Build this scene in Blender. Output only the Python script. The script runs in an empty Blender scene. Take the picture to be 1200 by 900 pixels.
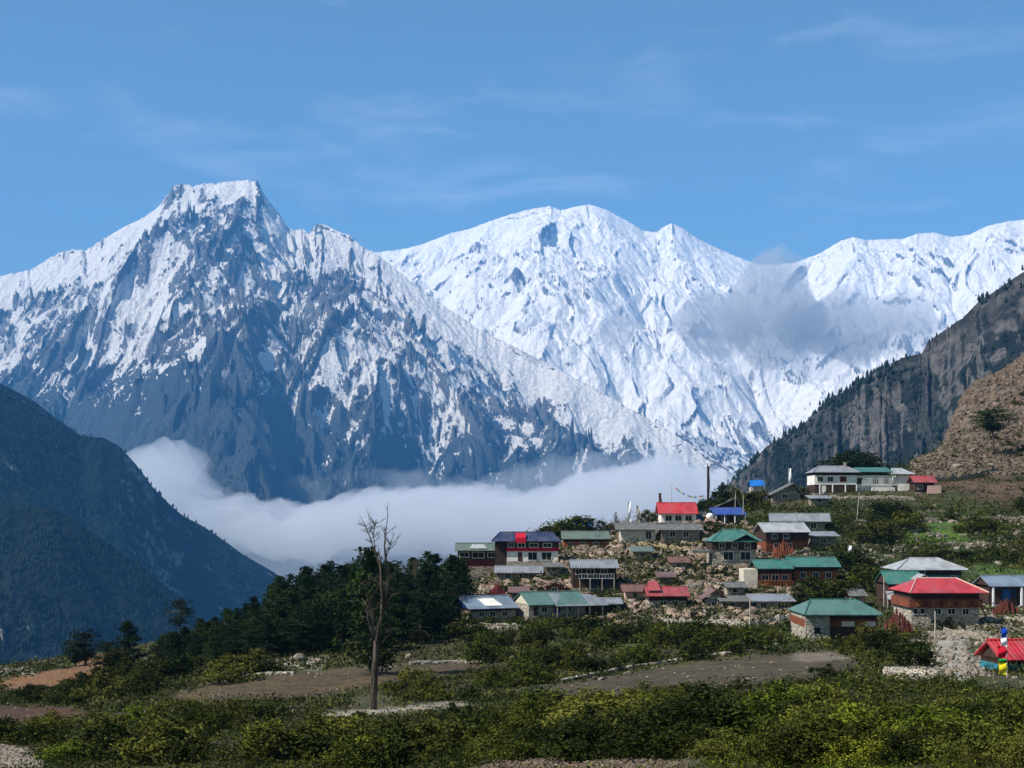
import bpy, bmesh, math, random
import numpy as np
from mathutils import Vector, Matrix, Euler
R = math.radians
random.seed(7)
rng = np.random.default_rng(11)
scene = bpy.context.scene

# ------------------------------------------------------------------ camera
F = 1648.0            # focal length in pixels of a 1200 px wide picture
HZ = 600.0            # picture row of the horizon
cam_d = bpy.data.cameras.new('camera'); cam = bpy.data.objects.new('camera', cam_d)
scene.collection.objects.link(cam); scene.camera = cam
cam.location = (0, 0, 0); cam.rotation_euler = (R(90), 0, 0)
cam_d.sensor_fit = 'HORIZONTAL'; cam_d.sensor_width = 36.0
cam_d.lens = 36.0 * F / 1200.0
cam_d.shift_y = (HZ - 450.0) / 1200.0
cam_d.clip_start = 0.3; cam_d.clip_end = 120000.0

# ------------------------------------------------------------------ light
SUN_DIR = Vector((-0.66, -0.24, 0.75)).normalized()      # from the ground to the sun
SUN_EL = math.asin(SUN_DIR.z); SUN_AZ = math.atan2(SUN_DIR.x, SUN_DIR.y)
sd = bpy.data.lights.new('sun', 'SUN'); sun = bpy.data.objects.new('sun', sd)
scene.collection.objects.link(sun)
sd.energy = 5.0; sd.angle = R(0.5); sd.color = (1.0, 0.95, 0.88)
sun.rotation_euler = SUN_DIR.to_track_quat('Z', 'Y').to_euler()
world = bpy.data.worlds.new('World'); scene.world = world; world.use_nodes = True
wn = world.node_tree; wn.nodes.clear()
wo = wn.nodes.new('ShaderNodeOutputWorld'); wb = wn.nodes.new('ShaderNodeBackground')
sky = wn.nodes.new('ShaderNodeTexSky'); sky.sky_type = 'NISHITA'; sky.sun_disc = False
sky.sun_elevation = SUN_EL; sky.sun_rotation = SUN_AZ
sky.altitude = 1800; sky.air_density = 1.1; sky.dust_density = 1.0; sky.ozone_density = 1.6
wb.inputs['Strength'].default_value = 0.092
def wnode(t, **k):
    n = wn.nodes.new(t)
    for a, b in k.items(): setattr(n, a, b)
    return n
# thin cirrus: brighter, whiter patches of the real sky, stretched along the horizon
wt = wnode('ShaderNodeTexCoord'); wm = wnode('ShaderNodeMapping')
wm.inputs['Scale'].default_value = (4.0, 4.0, 15.0); wm.inputs['Rotation'].default_value = (R(4), R(-9), 0)
wn.links.new(wt.outputs['Generated'], wm.inputs['Vector'])
n1 = wnode('ShaderNodeTexNoise'); n1.inputs['Scale'].default_value = 2.1; n1.inputs['Detail'].default_value = 7
n1.inputs['Roughness'].default_value = 0.55; n1.inputs['Distortion'].default_value = 0.5
wn.links.new(wm.outputs[0], n1.inputs['Vector'])
r1 = wnode('ShaderNodeMapRange'); r1.interpolation_type = 'SMOOTHSTEP'
r1.inputs['From Min'].default_value = 0.50; r1.inputs['From Max'].default_value = 0.80
r1.inputs['To Max'].default_value = 0.34
wn.links.new(n1.outputs['Fac'], r1.inputs['Value'])
mx = wnode('ShaderNodeMix', data_type='RGBA')
mx.inputs['B'].default_value = (6.0, 6.6, 7.6, 1)
tint = wnode('ShaderNodeMix', data_type='RGBA', blend_type='MULTIPLY')
tint.inputs['Factor'].default_value = 1; tint.inputs['B'].default_value = (.87, 1.0, .925, 1)
wn.links.new(sky.outputs[0], tint.inputs['A'])
wn.links.new(r1.outputs[0], mx.inputs['Factor'])
wn.links.new(tint.outputs['Result'], mx.inputs['A'])
wn.links.new(mx.outputs['Result'], wb.inputs['Color'])
wn.links.new(wb.outputs[0], wo.inputs['Surface'])

scene.view_settings.view_transform = 'Standard'
scene.view_settings.look = 'None'
scene.view_settings.gamma = 1.0
scene.view_settings.use_curve_mapping = False
scene.view_settings.exposure = 0.45
try:
    scene.cycles.use_denoising = True
    scene.cycles.volume_bounces = 3
    scene.cycles.max_bounces = 6
    scene.cycles.diffuse_bounces = 2
    scene.cycles.glossy_bounces = 2
    scene.cycles.transparent_max_bounces = 8
    scene.cycles.caustics_reflective = False
    scene.cycles.caustics_refractive = False
    scene.cycles.volume_max_steps = 128
except Exception as e:
    print(e)

# ------------------------------------------------------------------ helpers
def at(px, py, Y):
    return Vector(((px - 600.0) / F * Y, Y, (HZ - py) / F * Y))
def sstep(a, b, x):
    t = np.clip((np.asarray(x, float) - a) / (b - a), 0, 1); return t * t * (3 - 2 * t)
_perm = np.random.default_rng(5).integers(0, 1 << 30, 65536)
def h2(ix, iy, s=0):
    k = (ix.astype(np.int64) * 73856093) ^ (iy.astype(np.int64) * 19349663) ^ (s * 83492791)
    return _perm[(k ^ (k >> 15)) & 65535] / float(1 << 30)
def perlin(x, y, s=0):
    ix = np.floor(x).astype(np.int64); iy = np.floor(y).astype(np.int64)
    fx = x - ix; fy = y - iy
    u = fx * fx * fx * (fx * (fx * 6 - 15) + 10); v = fy * fy * fy * (fy * (fy * 6 - 15) + 10)
    def g(dx, dy):
        a = h2(ix + dx, iy + dy, s) * 2 * math.pi
        return np.cos(a) * (fx - dx) + np.sin(a) * (fy - dy)
    a = g(0, 0); b = g(1, 0); c = g(0, 1); d = g(1, 1)
    return 1.5 * (a + u * (b - a) + v * (c - a) + u * v * (a - b - c + d))
def fbm(x, y, o=4, s=0, gain=.5, ridged=False):
    t = 0; a = 1; n = 0
    for i in range(o):
        p = perlin(x * 2.03 ** i + 17.3 * i, y * 2.03 ** i - 9.1 * i, s + i)
        if ridged: p = 1 - 2.2 * np.abs(p)
        t = t + a * p; n += a; a *= gain
    return t / n
def gradxy(z, X, Y):
    zc = np.gradient(z, axis=1); zr = np.gradient(z, axis=0)
    Xc = np.gradient(X, axis=1); Xr = np.gradient(X, axis=0)
    Yc = np.gradient(Y, axis=1); Yr = np.gradient(Y, axis=0)
    det = Xc * Yr - Xr * Yc
    return (zc * Yr - zr * Yc) / det, (zr * Xc - zc * Xr) / det
def erode(X, Y, z, scale, amp, octs=5, branch=1.3, dirlen=1.0, gain=.45, s=3):
    """gullies that run down the slope: striped cell noise turned along the contour"""
    gx, gy = gradxy(z, X, Y)
    m = np.sqrt(gx * gx + gy * gy) + 1e-6
    k = dirlen * np.minimum(1, m / 0.35) / m
    bx, by = -gy * k, gx * k          # along the contour
    H = np.zeros_like(z); dx = np.zeros_like(z); dy = np.zeros_like(z)
    a = 1.0; f = 1.0
    for o in range(octs):
        px = X / scale * f; py = Y / scale * f
        ux = bx - dy * branch; uy = by + dx * branch
        l = np.sqrt(ux * ux + uy * uy) + 1e-6
        c = np.minimum(1, 1.6 / l); ux, uy = ux * c, uy * c
        ix = np.floor(px); iy = np.floor(py); fx = px - ix; fy = py - iy
        va = 0; vx = 0; vy = 0; wt = 0
        for i in range(-1, 3):
            for j in range(-1, 3):
                hx = h2((ix + i), (iy + j), s + 7 * o); hy = h2((ix + i), (iy + j), s + 7 * o + 100)
                qx = fx - i + .5 - hx; qy = fy - j + .5 - hy
                w = np.exp(-(qx * qx + qy * qy) * 2.0)
                ph = (qx * ux + qy * uy) * 6.2832
                va = va + np.cos(ph) * w; sn = -np.sin(ph) * w
                vx = vx + sn * ux; vy = vy + sn * uy; wt = wt + w
        va = va / wt; vx = vx / wt; vy = vy / wt
        H += a * va; dx += a * f * vx * .35; dy += a * f * vy * .35
        a *= gain; f *= 1.93
    return amp * H
def smooth1(a, n):
    if n < 1: return a
    k = np.hanning(2 * n + 3)[1:-1]; k /= k.sum()
    return np.convolve(np.pad(a, n, mode='edge'), k, mode='valid')
def grid_mesh(name, X, Y, Z, mat, attrs=None, colors=None, smooth=True):
    nr, nc = X.shape
    me = bpy.data.meshes.new(name)
    co = np.stack([X, Y, Z], -1).reshape(-1, 3).astype(np.float32)
    me.vertices.add(len(co)); me.vertices.foreach_set('co', co.ravel())
    i = np.arange(nr * nc).reshape(nr, nc)
    q = np.stack([i[:-1, :-1], i[:-1, 1:], i[1:, 1:], i[1:, :-1]], -1).reshape(-1, 4)
    me.loops.add(q.size); me.loops.foreach_set('vertex_index', q.ravel().astype(np.int32))
    me.polygons.add(len(q)); me.polygons.foreach_set('loop_start', np.arange(0, q.size, 4, dtype=np.int32))
    me.polygons.foreach_set('loop_total', np.full(len(q), 4, dtype=np.int32))
    me.update()
    if smooth: me.polygons.foreach_set('use_smooth', np.ones(len(q), bool))
    for k, v in (attrs or {}).items():
        a = me.attributes.new(k, 'FLOAT', 'POINT'); a.data.foreach_set('value', v.ravel().astype(np.float32))
    for k, v in (colors or {}).items():
        a = me.attributes.new(k, 'FLOAT_COLOR', 'POINT')
        c = np.concatenate([v.reshape(-1, 3), np.ones((nr * nc, 1))], 1).astype(np.float32)
        a.data.foreach_set('color', c.ravel())
    me.materials.append(mat)
    o = bpy.data.objects.new(name, me); scene.collection.objects.link(o)
    return o
class NT:
    """short hand for node trees"""
    def __init__(s, name):
        s.m = bpy.data.materials.new(name); s.m.use_nodes = True
        s.t = s.m.node_tree; s.t.nodes.clear()
        s.out = s.t.nodes.new('ShaderNodeOutputMaterial')
    def n(s, typ, ins=None, **k):
        n = s.t.nodes.new('ShaderNode' + typ)
        for a, b in k.items(): setattr(n, a, b)
        for a, b in (ins or {}).items():
            if isinstance(b, bpy.types.NodeSocket): s.t.links.new(b, n.inputs[a])
            else: n.inputs[a].default_value = b
        return n
    def l(s, a, b): s.t.links.new(a, b)
    def noise(s, scale, detail=4, rough=.55, vec=None, dist=0):
        n = s.n('TexNoise', {'Scale': scale, 'Detail': detail, 'Roughness': rough, 'Distortion': dist})
        if vec is not None: s.l(vec, n.inputs['Vector'])
        return n.outputs['Fac']
    def rng(s, v, a, b, c=0., d=1., it='SMOOTHSTEP'):
        n = s.n('MapRange', {'Value': v, 'From Min': a, 'From Max': b, 'To Min': c, 'To Max': d}, interpolation_type=it)
        return n.outputs[0]
    def mix(s, f, a, b):
        n = s.n('Mix', {'Factor': f}, data_type='RGBA')
        for k, v in (('A', a), ('B', b)):
            i = [q for q in n.inputs if q.name == k and q.type == 'RGBA'][0]
            if isinstance(v, bpy.types.NodeSocket): s.l(v, i)
            else: i.default_value = tuple(v) + ((1,) if len(v) == 3 else ())
        return [q for q in n.outputs if q.type == 'RGBA'][0]
    def math(s, op, a, b=None, c=None):
        n = s.n('Math', operation=op)
        for i, v in enumerate((a, b, c)):
            if v is None: continue
            if isinstance(v, bpy.types.NodeSocket): s.l(v, n.inputs[i])
            else: n.inputs[i].default_value = v
        return n.outputs[0]
    def attr(s, name): return s.n('Attribute', attribute_name=name)
    def pos(s): return s.n('NewGeometry').outputs['Position']
    def obj(s): return s.n('TexCoord').outputs['Object']
    def bsdf(s, col, rough=.9, spec=.2, bump=None, bstr=.5, bdist=1., metal=0):
        b = s.n('BsdfPrincipled', {'Roughness': rough, 'Specular IOR Level': spec, 'Metallic': metal})
        if isinstance(col, bpy.types.NodeSocket): s.l(col, b.inputs['Base Color'])
        else: b.inputs['Base Color'].default_value = tuple(col) + ((1,) if len(col) == 3 else ())
        if bump is not None:
            q = s.n('Bump', {'Height': bump, 'Strength': bstr, 'Distance': bdist})
            s.l(q.outputs[0], b.inputs['Normal'])
        s.l(b.outputs[0], s.out.inputs['Surface'])
        return b
def box_mesh(name, x0, x1, y0, y1, z0, z1, mat):
    me = bpy.data.meshes.new(name)
    v = [(x, y, z) for z in (z0, z1) for y in (y0, y1) for x in (x0, x1)]
    me.from_pydata(v, [], [(0, 2, 3, 1), (4, 5, 7, 6), (0, 1, 5, 4), (1, 3, 7, 5), (3, 2, 6, 7), (2, 0, 4, 6)])
    me.materials.append(mat); o = bpy.data.objects.new(name, me); scene.collection.objects.link(o); return o
# ------------------------------------------------------------------ far mountains
def mat_snow_mountain(name, fine, rock_a, rock_b, forest, snow=(.86, .82, .77)):
    t = NT(name); p = t.pos()
    sc = t.n('VectorMath', {0: p, 1: (1., 1., .55)}, operation='MULTIPLY').outputs[0]
    n1 = t.noise(fine, 8, .68, sc, .6); n2 = t.noise(fine * .22, 5, .55, sc)
    nn = t.math('ADD', t.math('MULTIPLY', n1, .72), t.math('MULTIPLY', n2, .28))
    s = t.attr('snow').outputs['Fac']
    k = t.math('ADD', t.math('SUBTRACT', nn, .5), t.math('MULTIPLY', t.math('SUBTRACT', s, .5), .50))
    m = t.rng(k, -.012, .022)
    rock = t.mix(t.rng(n1, .38, .62), rock_a, rock_b)
    low = t.mix(t.rng(t.attr('low').outputs['Fac'], 0., 1.), rock, forest)
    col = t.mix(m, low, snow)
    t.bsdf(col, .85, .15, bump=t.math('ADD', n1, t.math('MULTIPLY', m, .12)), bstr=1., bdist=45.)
    return t.m
def mountain(name, pts, Yr, smin, smax, rows, px0, px1, cols, slope, big, ero, zlow, seed, smooth_n=2, back=900, jag=0.):
    px = np.linspace(px0, px1, cols)
    P = np.array(pts, float); sky_py = np.interp(px, P[:, 0], P[:, 1])
    sky_py = smooth1(sky_py, smooth_n); target = sky_py + jag * fbm(px / 9., px * 0 + seed, 4, seed + 3, .7, True) * sstep(P[0, 0], P[0, 0] + 200, px)
    yr = smooth1(np.interp(px, *zip(*Yr)), 25)
    s = np.concatenate([np.linspace(-back, -60, 14), np.linspace(-30, smax ** .8, rows)[1:] ** 1])
    tt = np.linspace(0, 1, rows); s = np.concatenate([np.linspace(-back, -25, 14), smax * (tt * .75 + .25 * tt ** 2)])
    S, PX = np.meshgrid(s, px, indexing='ij'); Y = yr[None] - S
    X = (PX - 600) / F * Y
    zr = (HZ - sky_py) / F * yr
    zrs = smooth1(zr, 40)
    f = np.where(S > 0, S, -S * 1.0)
    lam = sstep(0, 1000, f)
    zbase = (zr * 1.0)[None] * (1 - lam) + zrs[None] * lam
    z = zbase - slope(f, zbase)
    w = sstep(0, 1500, f)
    bx, by, ba = big
    z = z + w * ba * fbm(X / bx, Y / by, 4, seed, .5, True)
    gs = sstep(-100, 700, f)
    for sc, am, oc in ero:
        z = z + (0.42 + .58 * gs) * erode(X, Y, z, sc, am, oc, s=seed + int(sc))
    z = z + (.35 + .65 * gs) * 26 * fbm(X / 150, Y / 150, 5, seed + 9, .62, True)
    # bring the skyline back onto its line
    top = (HZ - z / Y * F).min(axis=0)
    dz = (HZ - target - (HZ - top)) / F * yr
    dlo = smooth1(dz, 30); dhi = smooth1(dz, 1) - dlo
    z = z + dlo[None] * np.exp(-np.maximum(f, 0) / 1600.) + dhi[None] * np.exp(-np.maximum(f, 0) / 110.)
    return px, PX, S, X, Y, np.maximum(z, zlow)

A_PTS = [(-700,430),(-400,400),(-200,350),(-60,330),(0,322),(35,316),(62,299),(75,293),(92,291),(100,293),(120,280),(150,262),(168,254),(185,241),
 (197,226),(203,217),(212,214),(226,218),(240,214),(252,215),(262,212),(285,210),(302,211),(308,224),(318,238),(326,248),(336,264),
 (345,269),(355,266),(362,273),(370,262),(378,261),(392,268),(410,275),(425,288),(445,299),(470,320),(520,357),(560,384),(600,404),
 (640,424),(700,456),(760,490),(800,514),(850,545),(900,568),(1000,600),(1200,640)]
A_Y = [(-700,13500),(100,12600),(300,12300),(450,11600),(900,9300),(1200,8600)]
def slopeA(f, zb): return np.minimum(f, 700) * .85 + np.clip(f - 700, 0, 900) * .42 + np.maximum(f - 1600, 0) * .62
px, PX, S, X, Y, Z = mountain('a', A_PTS, A_Y, 0, 5600, 430, -420, 1120, 1500, slopeA, (2100., 3000., 430.),
                              [(1300., 92., 4), (430., 40., 4), (170., 12., 3)], -900, 21, 1, jag=2.6)
gx, gy = gradxy(Z, X, Y); sl = np.sqrt(gx ** 2 + gy ** 2)
PY = HZ - Z / Y * F
lap = (np.roll(Z, 3, 1) + np.roll(Z, -3, 1) - 2 * Z) / 30.
# snow reaches down to a line that falls from left to right
lap2 = (np.roll(Z, 12, 1) + np.roll(Z, -12, 1) - 2 * Z) / 90.
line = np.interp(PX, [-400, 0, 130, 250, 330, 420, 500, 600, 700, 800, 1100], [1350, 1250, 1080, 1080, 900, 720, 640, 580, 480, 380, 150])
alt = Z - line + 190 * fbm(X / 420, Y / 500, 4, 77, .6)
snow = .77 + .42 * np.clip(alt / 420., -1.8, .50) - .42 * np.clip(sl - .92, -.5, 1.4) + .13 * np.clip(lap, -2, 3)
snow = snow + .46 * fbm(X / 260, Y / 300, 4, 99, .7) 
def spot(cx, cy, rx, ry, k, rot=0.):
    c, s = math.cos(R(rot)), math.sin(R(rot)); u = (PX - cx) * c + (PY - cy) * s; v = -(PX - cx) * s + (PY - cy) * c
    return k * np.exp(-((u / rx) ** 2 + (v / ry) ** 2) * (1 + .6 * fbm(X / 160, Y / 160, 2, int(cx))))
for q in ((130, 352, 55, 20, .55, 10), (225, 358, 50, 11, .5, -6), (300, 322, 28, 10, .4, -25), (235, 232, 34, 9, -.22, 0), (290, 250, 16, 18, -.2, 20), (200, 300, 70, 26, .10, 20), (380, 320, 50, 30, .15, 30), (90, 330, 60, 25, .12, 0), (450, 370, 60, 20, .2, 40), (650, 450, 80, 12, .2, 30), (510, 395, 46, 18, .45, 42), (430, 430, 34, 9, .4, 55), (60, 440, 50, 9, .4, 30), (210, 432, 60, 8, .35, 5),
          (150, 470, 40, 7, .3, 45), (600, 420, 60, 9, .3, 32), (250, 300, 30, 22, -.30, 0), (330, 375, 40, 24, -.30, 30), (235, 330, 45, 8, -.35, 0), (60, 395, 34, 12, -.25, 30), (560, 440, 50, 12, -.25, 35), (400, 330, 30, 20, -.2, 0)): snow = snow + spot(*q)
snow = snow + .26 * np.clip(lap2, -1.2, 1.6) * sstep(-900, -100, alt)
low = sstep(250, -450, alt)
mA = mat_snow_mountain('rock_and_snow', .034, (.10, .105, .115), (.19, .185, .18), (.055, .070, .072))
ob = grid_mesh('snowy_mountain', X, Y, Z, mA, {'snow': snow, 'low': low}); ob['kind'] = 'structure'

B_PTS = [(100,360),(300,330),(380,300),(430,296),(450,294),(475,291),(500,284),(530,272),(550,268),(570,260),(600,250),(625,244),(645,241),(658,246),
 (672,242),(690,239),(710,245),(730,256),(755,270),(770,272),(778,265),(787,261),(800,267),(815,278),(840,290),(870,303),(890,310),(930,308),
 (960,297),(985,282),(1000,277),(1015,281),(1035,280),(1060,279),(1075,273),(1095,272),(1115,277),(1135,275),(1155,265),(1180,259),
 (1200,257),(1300,235),(1450,262),(1600,300)]
B_Y = [(100,18500),(600,18000),(1000,17200),(1600,16800)]
def slopeB(f, zb): return np.minimum(f, 2600) * .62 + np.maximum(f - 2600, 0) * .5
px, PX, S, X, Y, Z = mountain('b', B_PTS, B_Y, 0, 7400, 360, 280, 1480, 1150, slopeB, (3400., 4600., 420.),
                              [(1900., 92., 4), (560., 30., 4), (220., 12., 3)], -900, 51, 2, jag=1.0)
gx, gy = gradxy(Z, X, Y); sl = np.sqrt(gx ** 2 + gy ** 2)
lap = (np.roll(Z, 3, 1) + np.roll(Z, -3, 1) - 2 * Z) / 36.
line = np.interp(PX, [400, 800, 900, 1000, 1400], [800, 700, 620, 600, 600])
alt = Z - line + 240 * fbm(X / 700, Y / 700, 4, 177, .6)
snow = .78 + .75 * np.clip(alt / 700., -1.4, .50) - .50 * np.clip(sl - .82, -.4, 1.4) + .10 * np.clip(lap, -2, 3) + .25 * fbm(X / 420, Y / 500, 3, 199)
low = sstep(100, -600, alt)
mB = mat_snow_mountain('deep_snow', .013, (.12, .12, .125), (.22, .21, .20), (.05, .06, .065))
ob = grid_mesh('snow_range', X, Y, Z, mB, {'snow': snow, 'low': low}); ob['kind'] = 'structure'
# ------------------------------------------------------------------ nearer ridges
def mat_forest_ridge(name, forest, scrub, rock, sc, amount, rockamt):
    t = NT(name); p = t.pos()
    a = t.noise(sc, 6, .62, p); b = t.noise(sc * .16, 4, .55, p); c = t.noise(sc * 4.2, 3, .6, p)
    f = t.math('ADD', t.math('MULTIPLY', a, .5), t.math('MULTIPLY', b, .5))
    m = t.math('MULTIPLY', t.rng(f, amount - .05, amount + .06), t.math('SUBTRACT', 1., t.attr('wood').outputs['Fac']))
    col = t.mix(m, forest, scrub)
    st = t.attr('steep').outputs['Fac']
    m2 = t.rng(t.math('ADD', t.math('MULTIPLY', a, .6), t.math('MULTIPLY', st, .4)), rockamt, rockamt + .07)
    col = t.mix(t.math('MULTIPLY', m2, t.math('SUBTRACT', 1., t.attr('wood').outputs['Fac'])), col, rock)
    col = t.mix(t.rng(c, .3, .7, 0, .55), col, (.012, .016, .013))
    t.bsdf(col, .95, .05, bump=t.math('ADD', c, a), bstr=1., bdist=14.)
    return t.m
WOOD = {}
def ridge(name, pts, Yr, smax, rows, px0, px1, cols, slope, big, ero, seed, mat, back=500, woods=()):
    px, PX, S, X, Y, Z = mountain(name, pts, Yr, 0, smax, rows, px0, px1, cols, slope, big, ero, -940, seed, 1, back)
    gx, gy = gradxy(Z, X, Y); sl = np.sqrt(gx ** 2 + gy ** 2)
    wood = np.zeros_like(Z); PYs = HZ - Z / Y * F; wx = PX + 10 * fbm(X / 60, Y / 60, 3, seed); wy = PYs + 8 * fbm(X / 50, Y / 50, 3, seed + 5)
    for poly in woods:
        c = np.zeros(Z.shape, bool)
        for (x1, y1), (x2, y2) in zip(poly, poly[1:] + poly[:1]):
            if y1 != y2: c ^= ((y1 > wy) != (y2 > wy)) & (wx < (x2 - x1) * (wy - y1) / (y2 - y1) + x1)
        wood = np.maximum(wood, c * .62)
    ob = grid_mesh(name, X, Y, Z, mat, {'steep': np.clip(sl / 2., 0, 1), 'wood': wood}); ob['kind'] = 'structure'; WOOD[name] = wood
    return PX, S, X, Y, Z
L1 = [(-700,250),(-300,330),(-120,400),(0,449),(18,458),(40,470),(60,486),(80,500),(95,511),(108,512),(122,513),(140,523),(160,545),(180,572),(200,592),
 (215,605),(240,618),(262,633),(285,650),(320,670),(400,728),(520,810),(700,900)]
mL = mat_forest_ridge('dark_forest_slope', (.006, .014, .014), (.020, .026, .026), (.20, .19, .17), .012, .54, .61)
dL1 = ridge('left_ridge', L1, [(-700,4700),(0,4300),(320,4700),(700,5200)], 1700, 190, -560, 640, 620, lambda f, zb: np.minimum(f, 300) * .75 + np.maximum(f - 300, 0) * .52,
            (700., 900., 120.), [(420., 34., 4), (130., 10., 3)], 301, mL)
L2 = [(-700,470),(-300,540),(-100,572),(0,588),(40,592),(70,600),(100,618),(150,652),(200,692),(250,740),(300,790),(400,870),(600,960)]
dL2 = ridge('lower_left_ridge', L2, [(-700,2900),(0,2900),(600,3100)], 1000, 110, -420, 480, 440, lambda f, zb: np.minimum(f, 200) * .6 + np.maximum(f - 200, 0) * .5,
            (500., 600., 60.), [(300., 22., 4), (90., 6., 3)], 311, mL)
R1 = [(640,760),(760,650),(820,592),(850,569),(862,560),(872,550),(885,538),(897,524),(910,517),(925,508),(940,499),(950,488),(962,478),(975,464),(985,462),(1000,452),
 (1020,441),(1028,432),(1040,429),(1055,420),(1075,415),(1083,411),(1088,398),(1100,392),(1112,383),(1130,371),(1148,352),(1160,345),(1175,335),(1200,318),(1300,235),(1500,130),(1700,60)]
mR = mat_forest_ridge('scrub_rock_slope', (.016, .022, .022), (.080, .070, .066), (.135, .124, .118), .020, .50, .57)
dR1 = ridge('right_rock_mountain', R1, [(640,2500),(900,2100),(1200,1900),(1700,1700)], 900, 170, 700, 1500, 560, lambda f, zb: np.minimum(f, 300) * .95 + np.maximum(f - 300, 0) * .6,
            (420., 500., 60.), [(300., 62., 4), (90., 15., 4)], 321, mR, woods=[[(868,575),(880,545),(905,528),(925,512),(950,492),(968,476),(992,462),(990,500),(972,530),(965,560),(950,585)], [(1030,436),(1060,420),(1084,416),(1096,440),(1104,480),(1112,505),(1092,545),(1066,530),(1068,490),(1056,455)], [(1120,385),(1150,360),(1160,380),(1130,410)]])
def spruces(name, D, n, h0, h1, seed, mat, edge=None, pxlim=(-250, 1400), wood=None):
    """a wood so far off that it reads as one mass: tapering crowns of uneven width"""
    PX, S, X, Y, Z = D; g = np.random.default_rng(seed)
    if edge is None: ok = np.argwhere((S > 0) & (PX > pxlim[0]) & (PX < pxlim[1]) & (Z > -700))
    else: ok = np.argwhere((S > -edge) & (S < edge) & (PX > pxlim[0]) & (PX < pxlim[1]))
    den = fbm(X / 170, Y / 170, 3, seed, .6)
    if wood is not None: den = den - .12 + wood * .45
    ok = ok[den[ok[:, 0], ok[:, 1]] + g.normal(0, .25, len(ok)) > 0.02]
    pick = ok[g.integers(0, len(ok), n)]
    x = X[pick[:, 0], pick[:, 1]] + g.normal(0, 3, n); y = Y[pick[:, 0], pick[:, 1]] + g.normal(0, 3, n); z = Z[pick[:, 0], pick[:, 1]] - 2
    h = g.uniform(h0, h1, n); K = 6; V = []; Fc = []
    base = 0
    prof = [(.0, .10), (.12, .9), (.45, .75), (.75, .42), (1., .02)]
    for r, (hh, ww) in enumerate(prof):
        for k in range(K):
            a = 2 * math.pi * k / K
            rad = h * .24 * ww * g.uniform(.7, 1.3, n)
            V.append(np.stack([x + np.cos(a) * rad, y + np.sin(a) * rad, z + h * np.clip(hh + g.normal(0, .03, n), 0, 1)], -1))
    V = np.stack(V, 1)       # n, 5K, 3
    q = []
    for r in range(4):
        for k in range(K): q.append((r * K + k, r * K + (k + 1) % K, (r + 1) * K + (k + 1) % K, (r + 1) * K + k))
    q = np.array(q); Q = (q[None] + (np.arange(n) * 5 * K)[:, None, None]).reshape(-1, 4)
    me = bpy.data.meshes.new(name); co = V.reshape(-1, 3).astype(np.float32)
    me.vertices.add(len(co)); me.vertices.foreach_set('co', co.ravel())
    me.loops.add(Q.size); me.loops.foreach_set('vertex_index', Q.ravel().astype(np.int32))
    me.polygons.add(len(Q)); me.polygons.foreach_set('loop_start', np.arange(0, Q.size, 4, dtype=np.int32))
    me.polygons.foreach_set('loop_total', np.full(len(Q), 4, dtype=np.int32)); me.update()
    me.materials.append(mat); o = bpy.data.objects.new(name, me); scene.collection.objects.link(o); o['kind'] = 'stuff'
    return o
tm = NT('far_needles'); tm.bsdf((.022, .036, .026), .95, .05); tm = tm.m
spruces('distant_forest', dL1, 9000, 9, 17, 41, tm, pxlim=(-150, 420))
spruces('distant_forest', dL2, 6000, 7, 13, 42, tm, pxlim=(-100, 330))
spruces('mountain_forest', dR1, 4500, 4, 10, 43, tm, wood=WOOD['right_rock_mountain'], pxlim=(780, 1260))
spruces('ridge_forest', dR1, 340, 5, 13, 44, tm, edge=14, pxlim=(840, 1230))

# ------------------------------------------------------------------ clouds
def mat_cloud(name, col, den, g=.2):
    t = NT(name)
    v = t.n('VolumePrincipled', {'Color': tuple(col) + (1,), 'Density': den, 'Anisotropy': g})
    t.l(v.outputs[0], t.out.inputs['Volume']); return t.m
def cloud(name, top, bot, Y0, depth, mat, seed, bump=(60, 26, 10), n=260, kind='stuff'):
    a, b = top[0][0], top[-1][0]
    px = np.linspace(a, b, n); th = np.linspace(0, 2 * math.pi, 73)[:-1]
    t = smooth1(np.interp(px, *zip(*top)), 3); bo = smooth1(np.interp(px, *zip(*bot)), 3)
    env = np.sqrt(np.clip(1 - (np.abs(np.linspace(-1, 1, n)) ** 6), 0, 1)) + .001
    zt = (HZ - t) / F * Y0; zb = (HZ - bo) / F * Y0
    cz = (zt + zb) / 2; rz = (zt - zb) / 2 * env
    XX = ((px - 600) / F * Y0)[:, None] + 0 * th[None]
    c, s = np.cos(th)[None], np.sin(th)[None]
    U = XX; W = Y0 + depth * c * env[:, None]
    Zs = cz[:, None] + rz[:, None] * s
    k = 0
    for i, am in enumerate(bump):
        L = am * 6.
        d = 1 - 2 * np.abs(perlin(U / L + seed, (Zs + .7 * W) / L + seed * 1.7, seed + i))
        k = k + am * d
    k = k * np.minimum(1, rz[:, None] / 90.)
    W = W + k * c; Zs = Zs + k * s; XX = XX + .6 * k
    me = bpy.data.meshes.new(name)
    m = len(th); co = np.stack([XX, W, Zs], -1).reshape(-1, 3)
    fc = [(i * m + j, (i + 1) * m + j, (i + 1) * m + (j + 1) % m, i * m + (j + 1) % m) for i in range(n - 1) for j in range(m)]
    fc.append(tuple(range(m))); fc.append(tuple((n - 1) * m + j for j in reversed(range(m))))
    me.from_pydata(co.tolist(), [], fc); me.materials.append(mat)
    bm = bmesh.new(); bm.from_mesh(me); bmesh.ops.recalc_face_normals(bm, faces=bm.faces); bm.to_mesh(me); bm.free()
    o = bpy.data.objects.new(name, me); scene.collection.objects.link(o); o['kind'] = kind
    return o
mc1 = mat_cloud('white_cloud', (.88, .88, .90), .0027, -.1)
mc2 = mat_cloud('veil_cloud', (.95, .96, .97), .0008)
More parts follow.
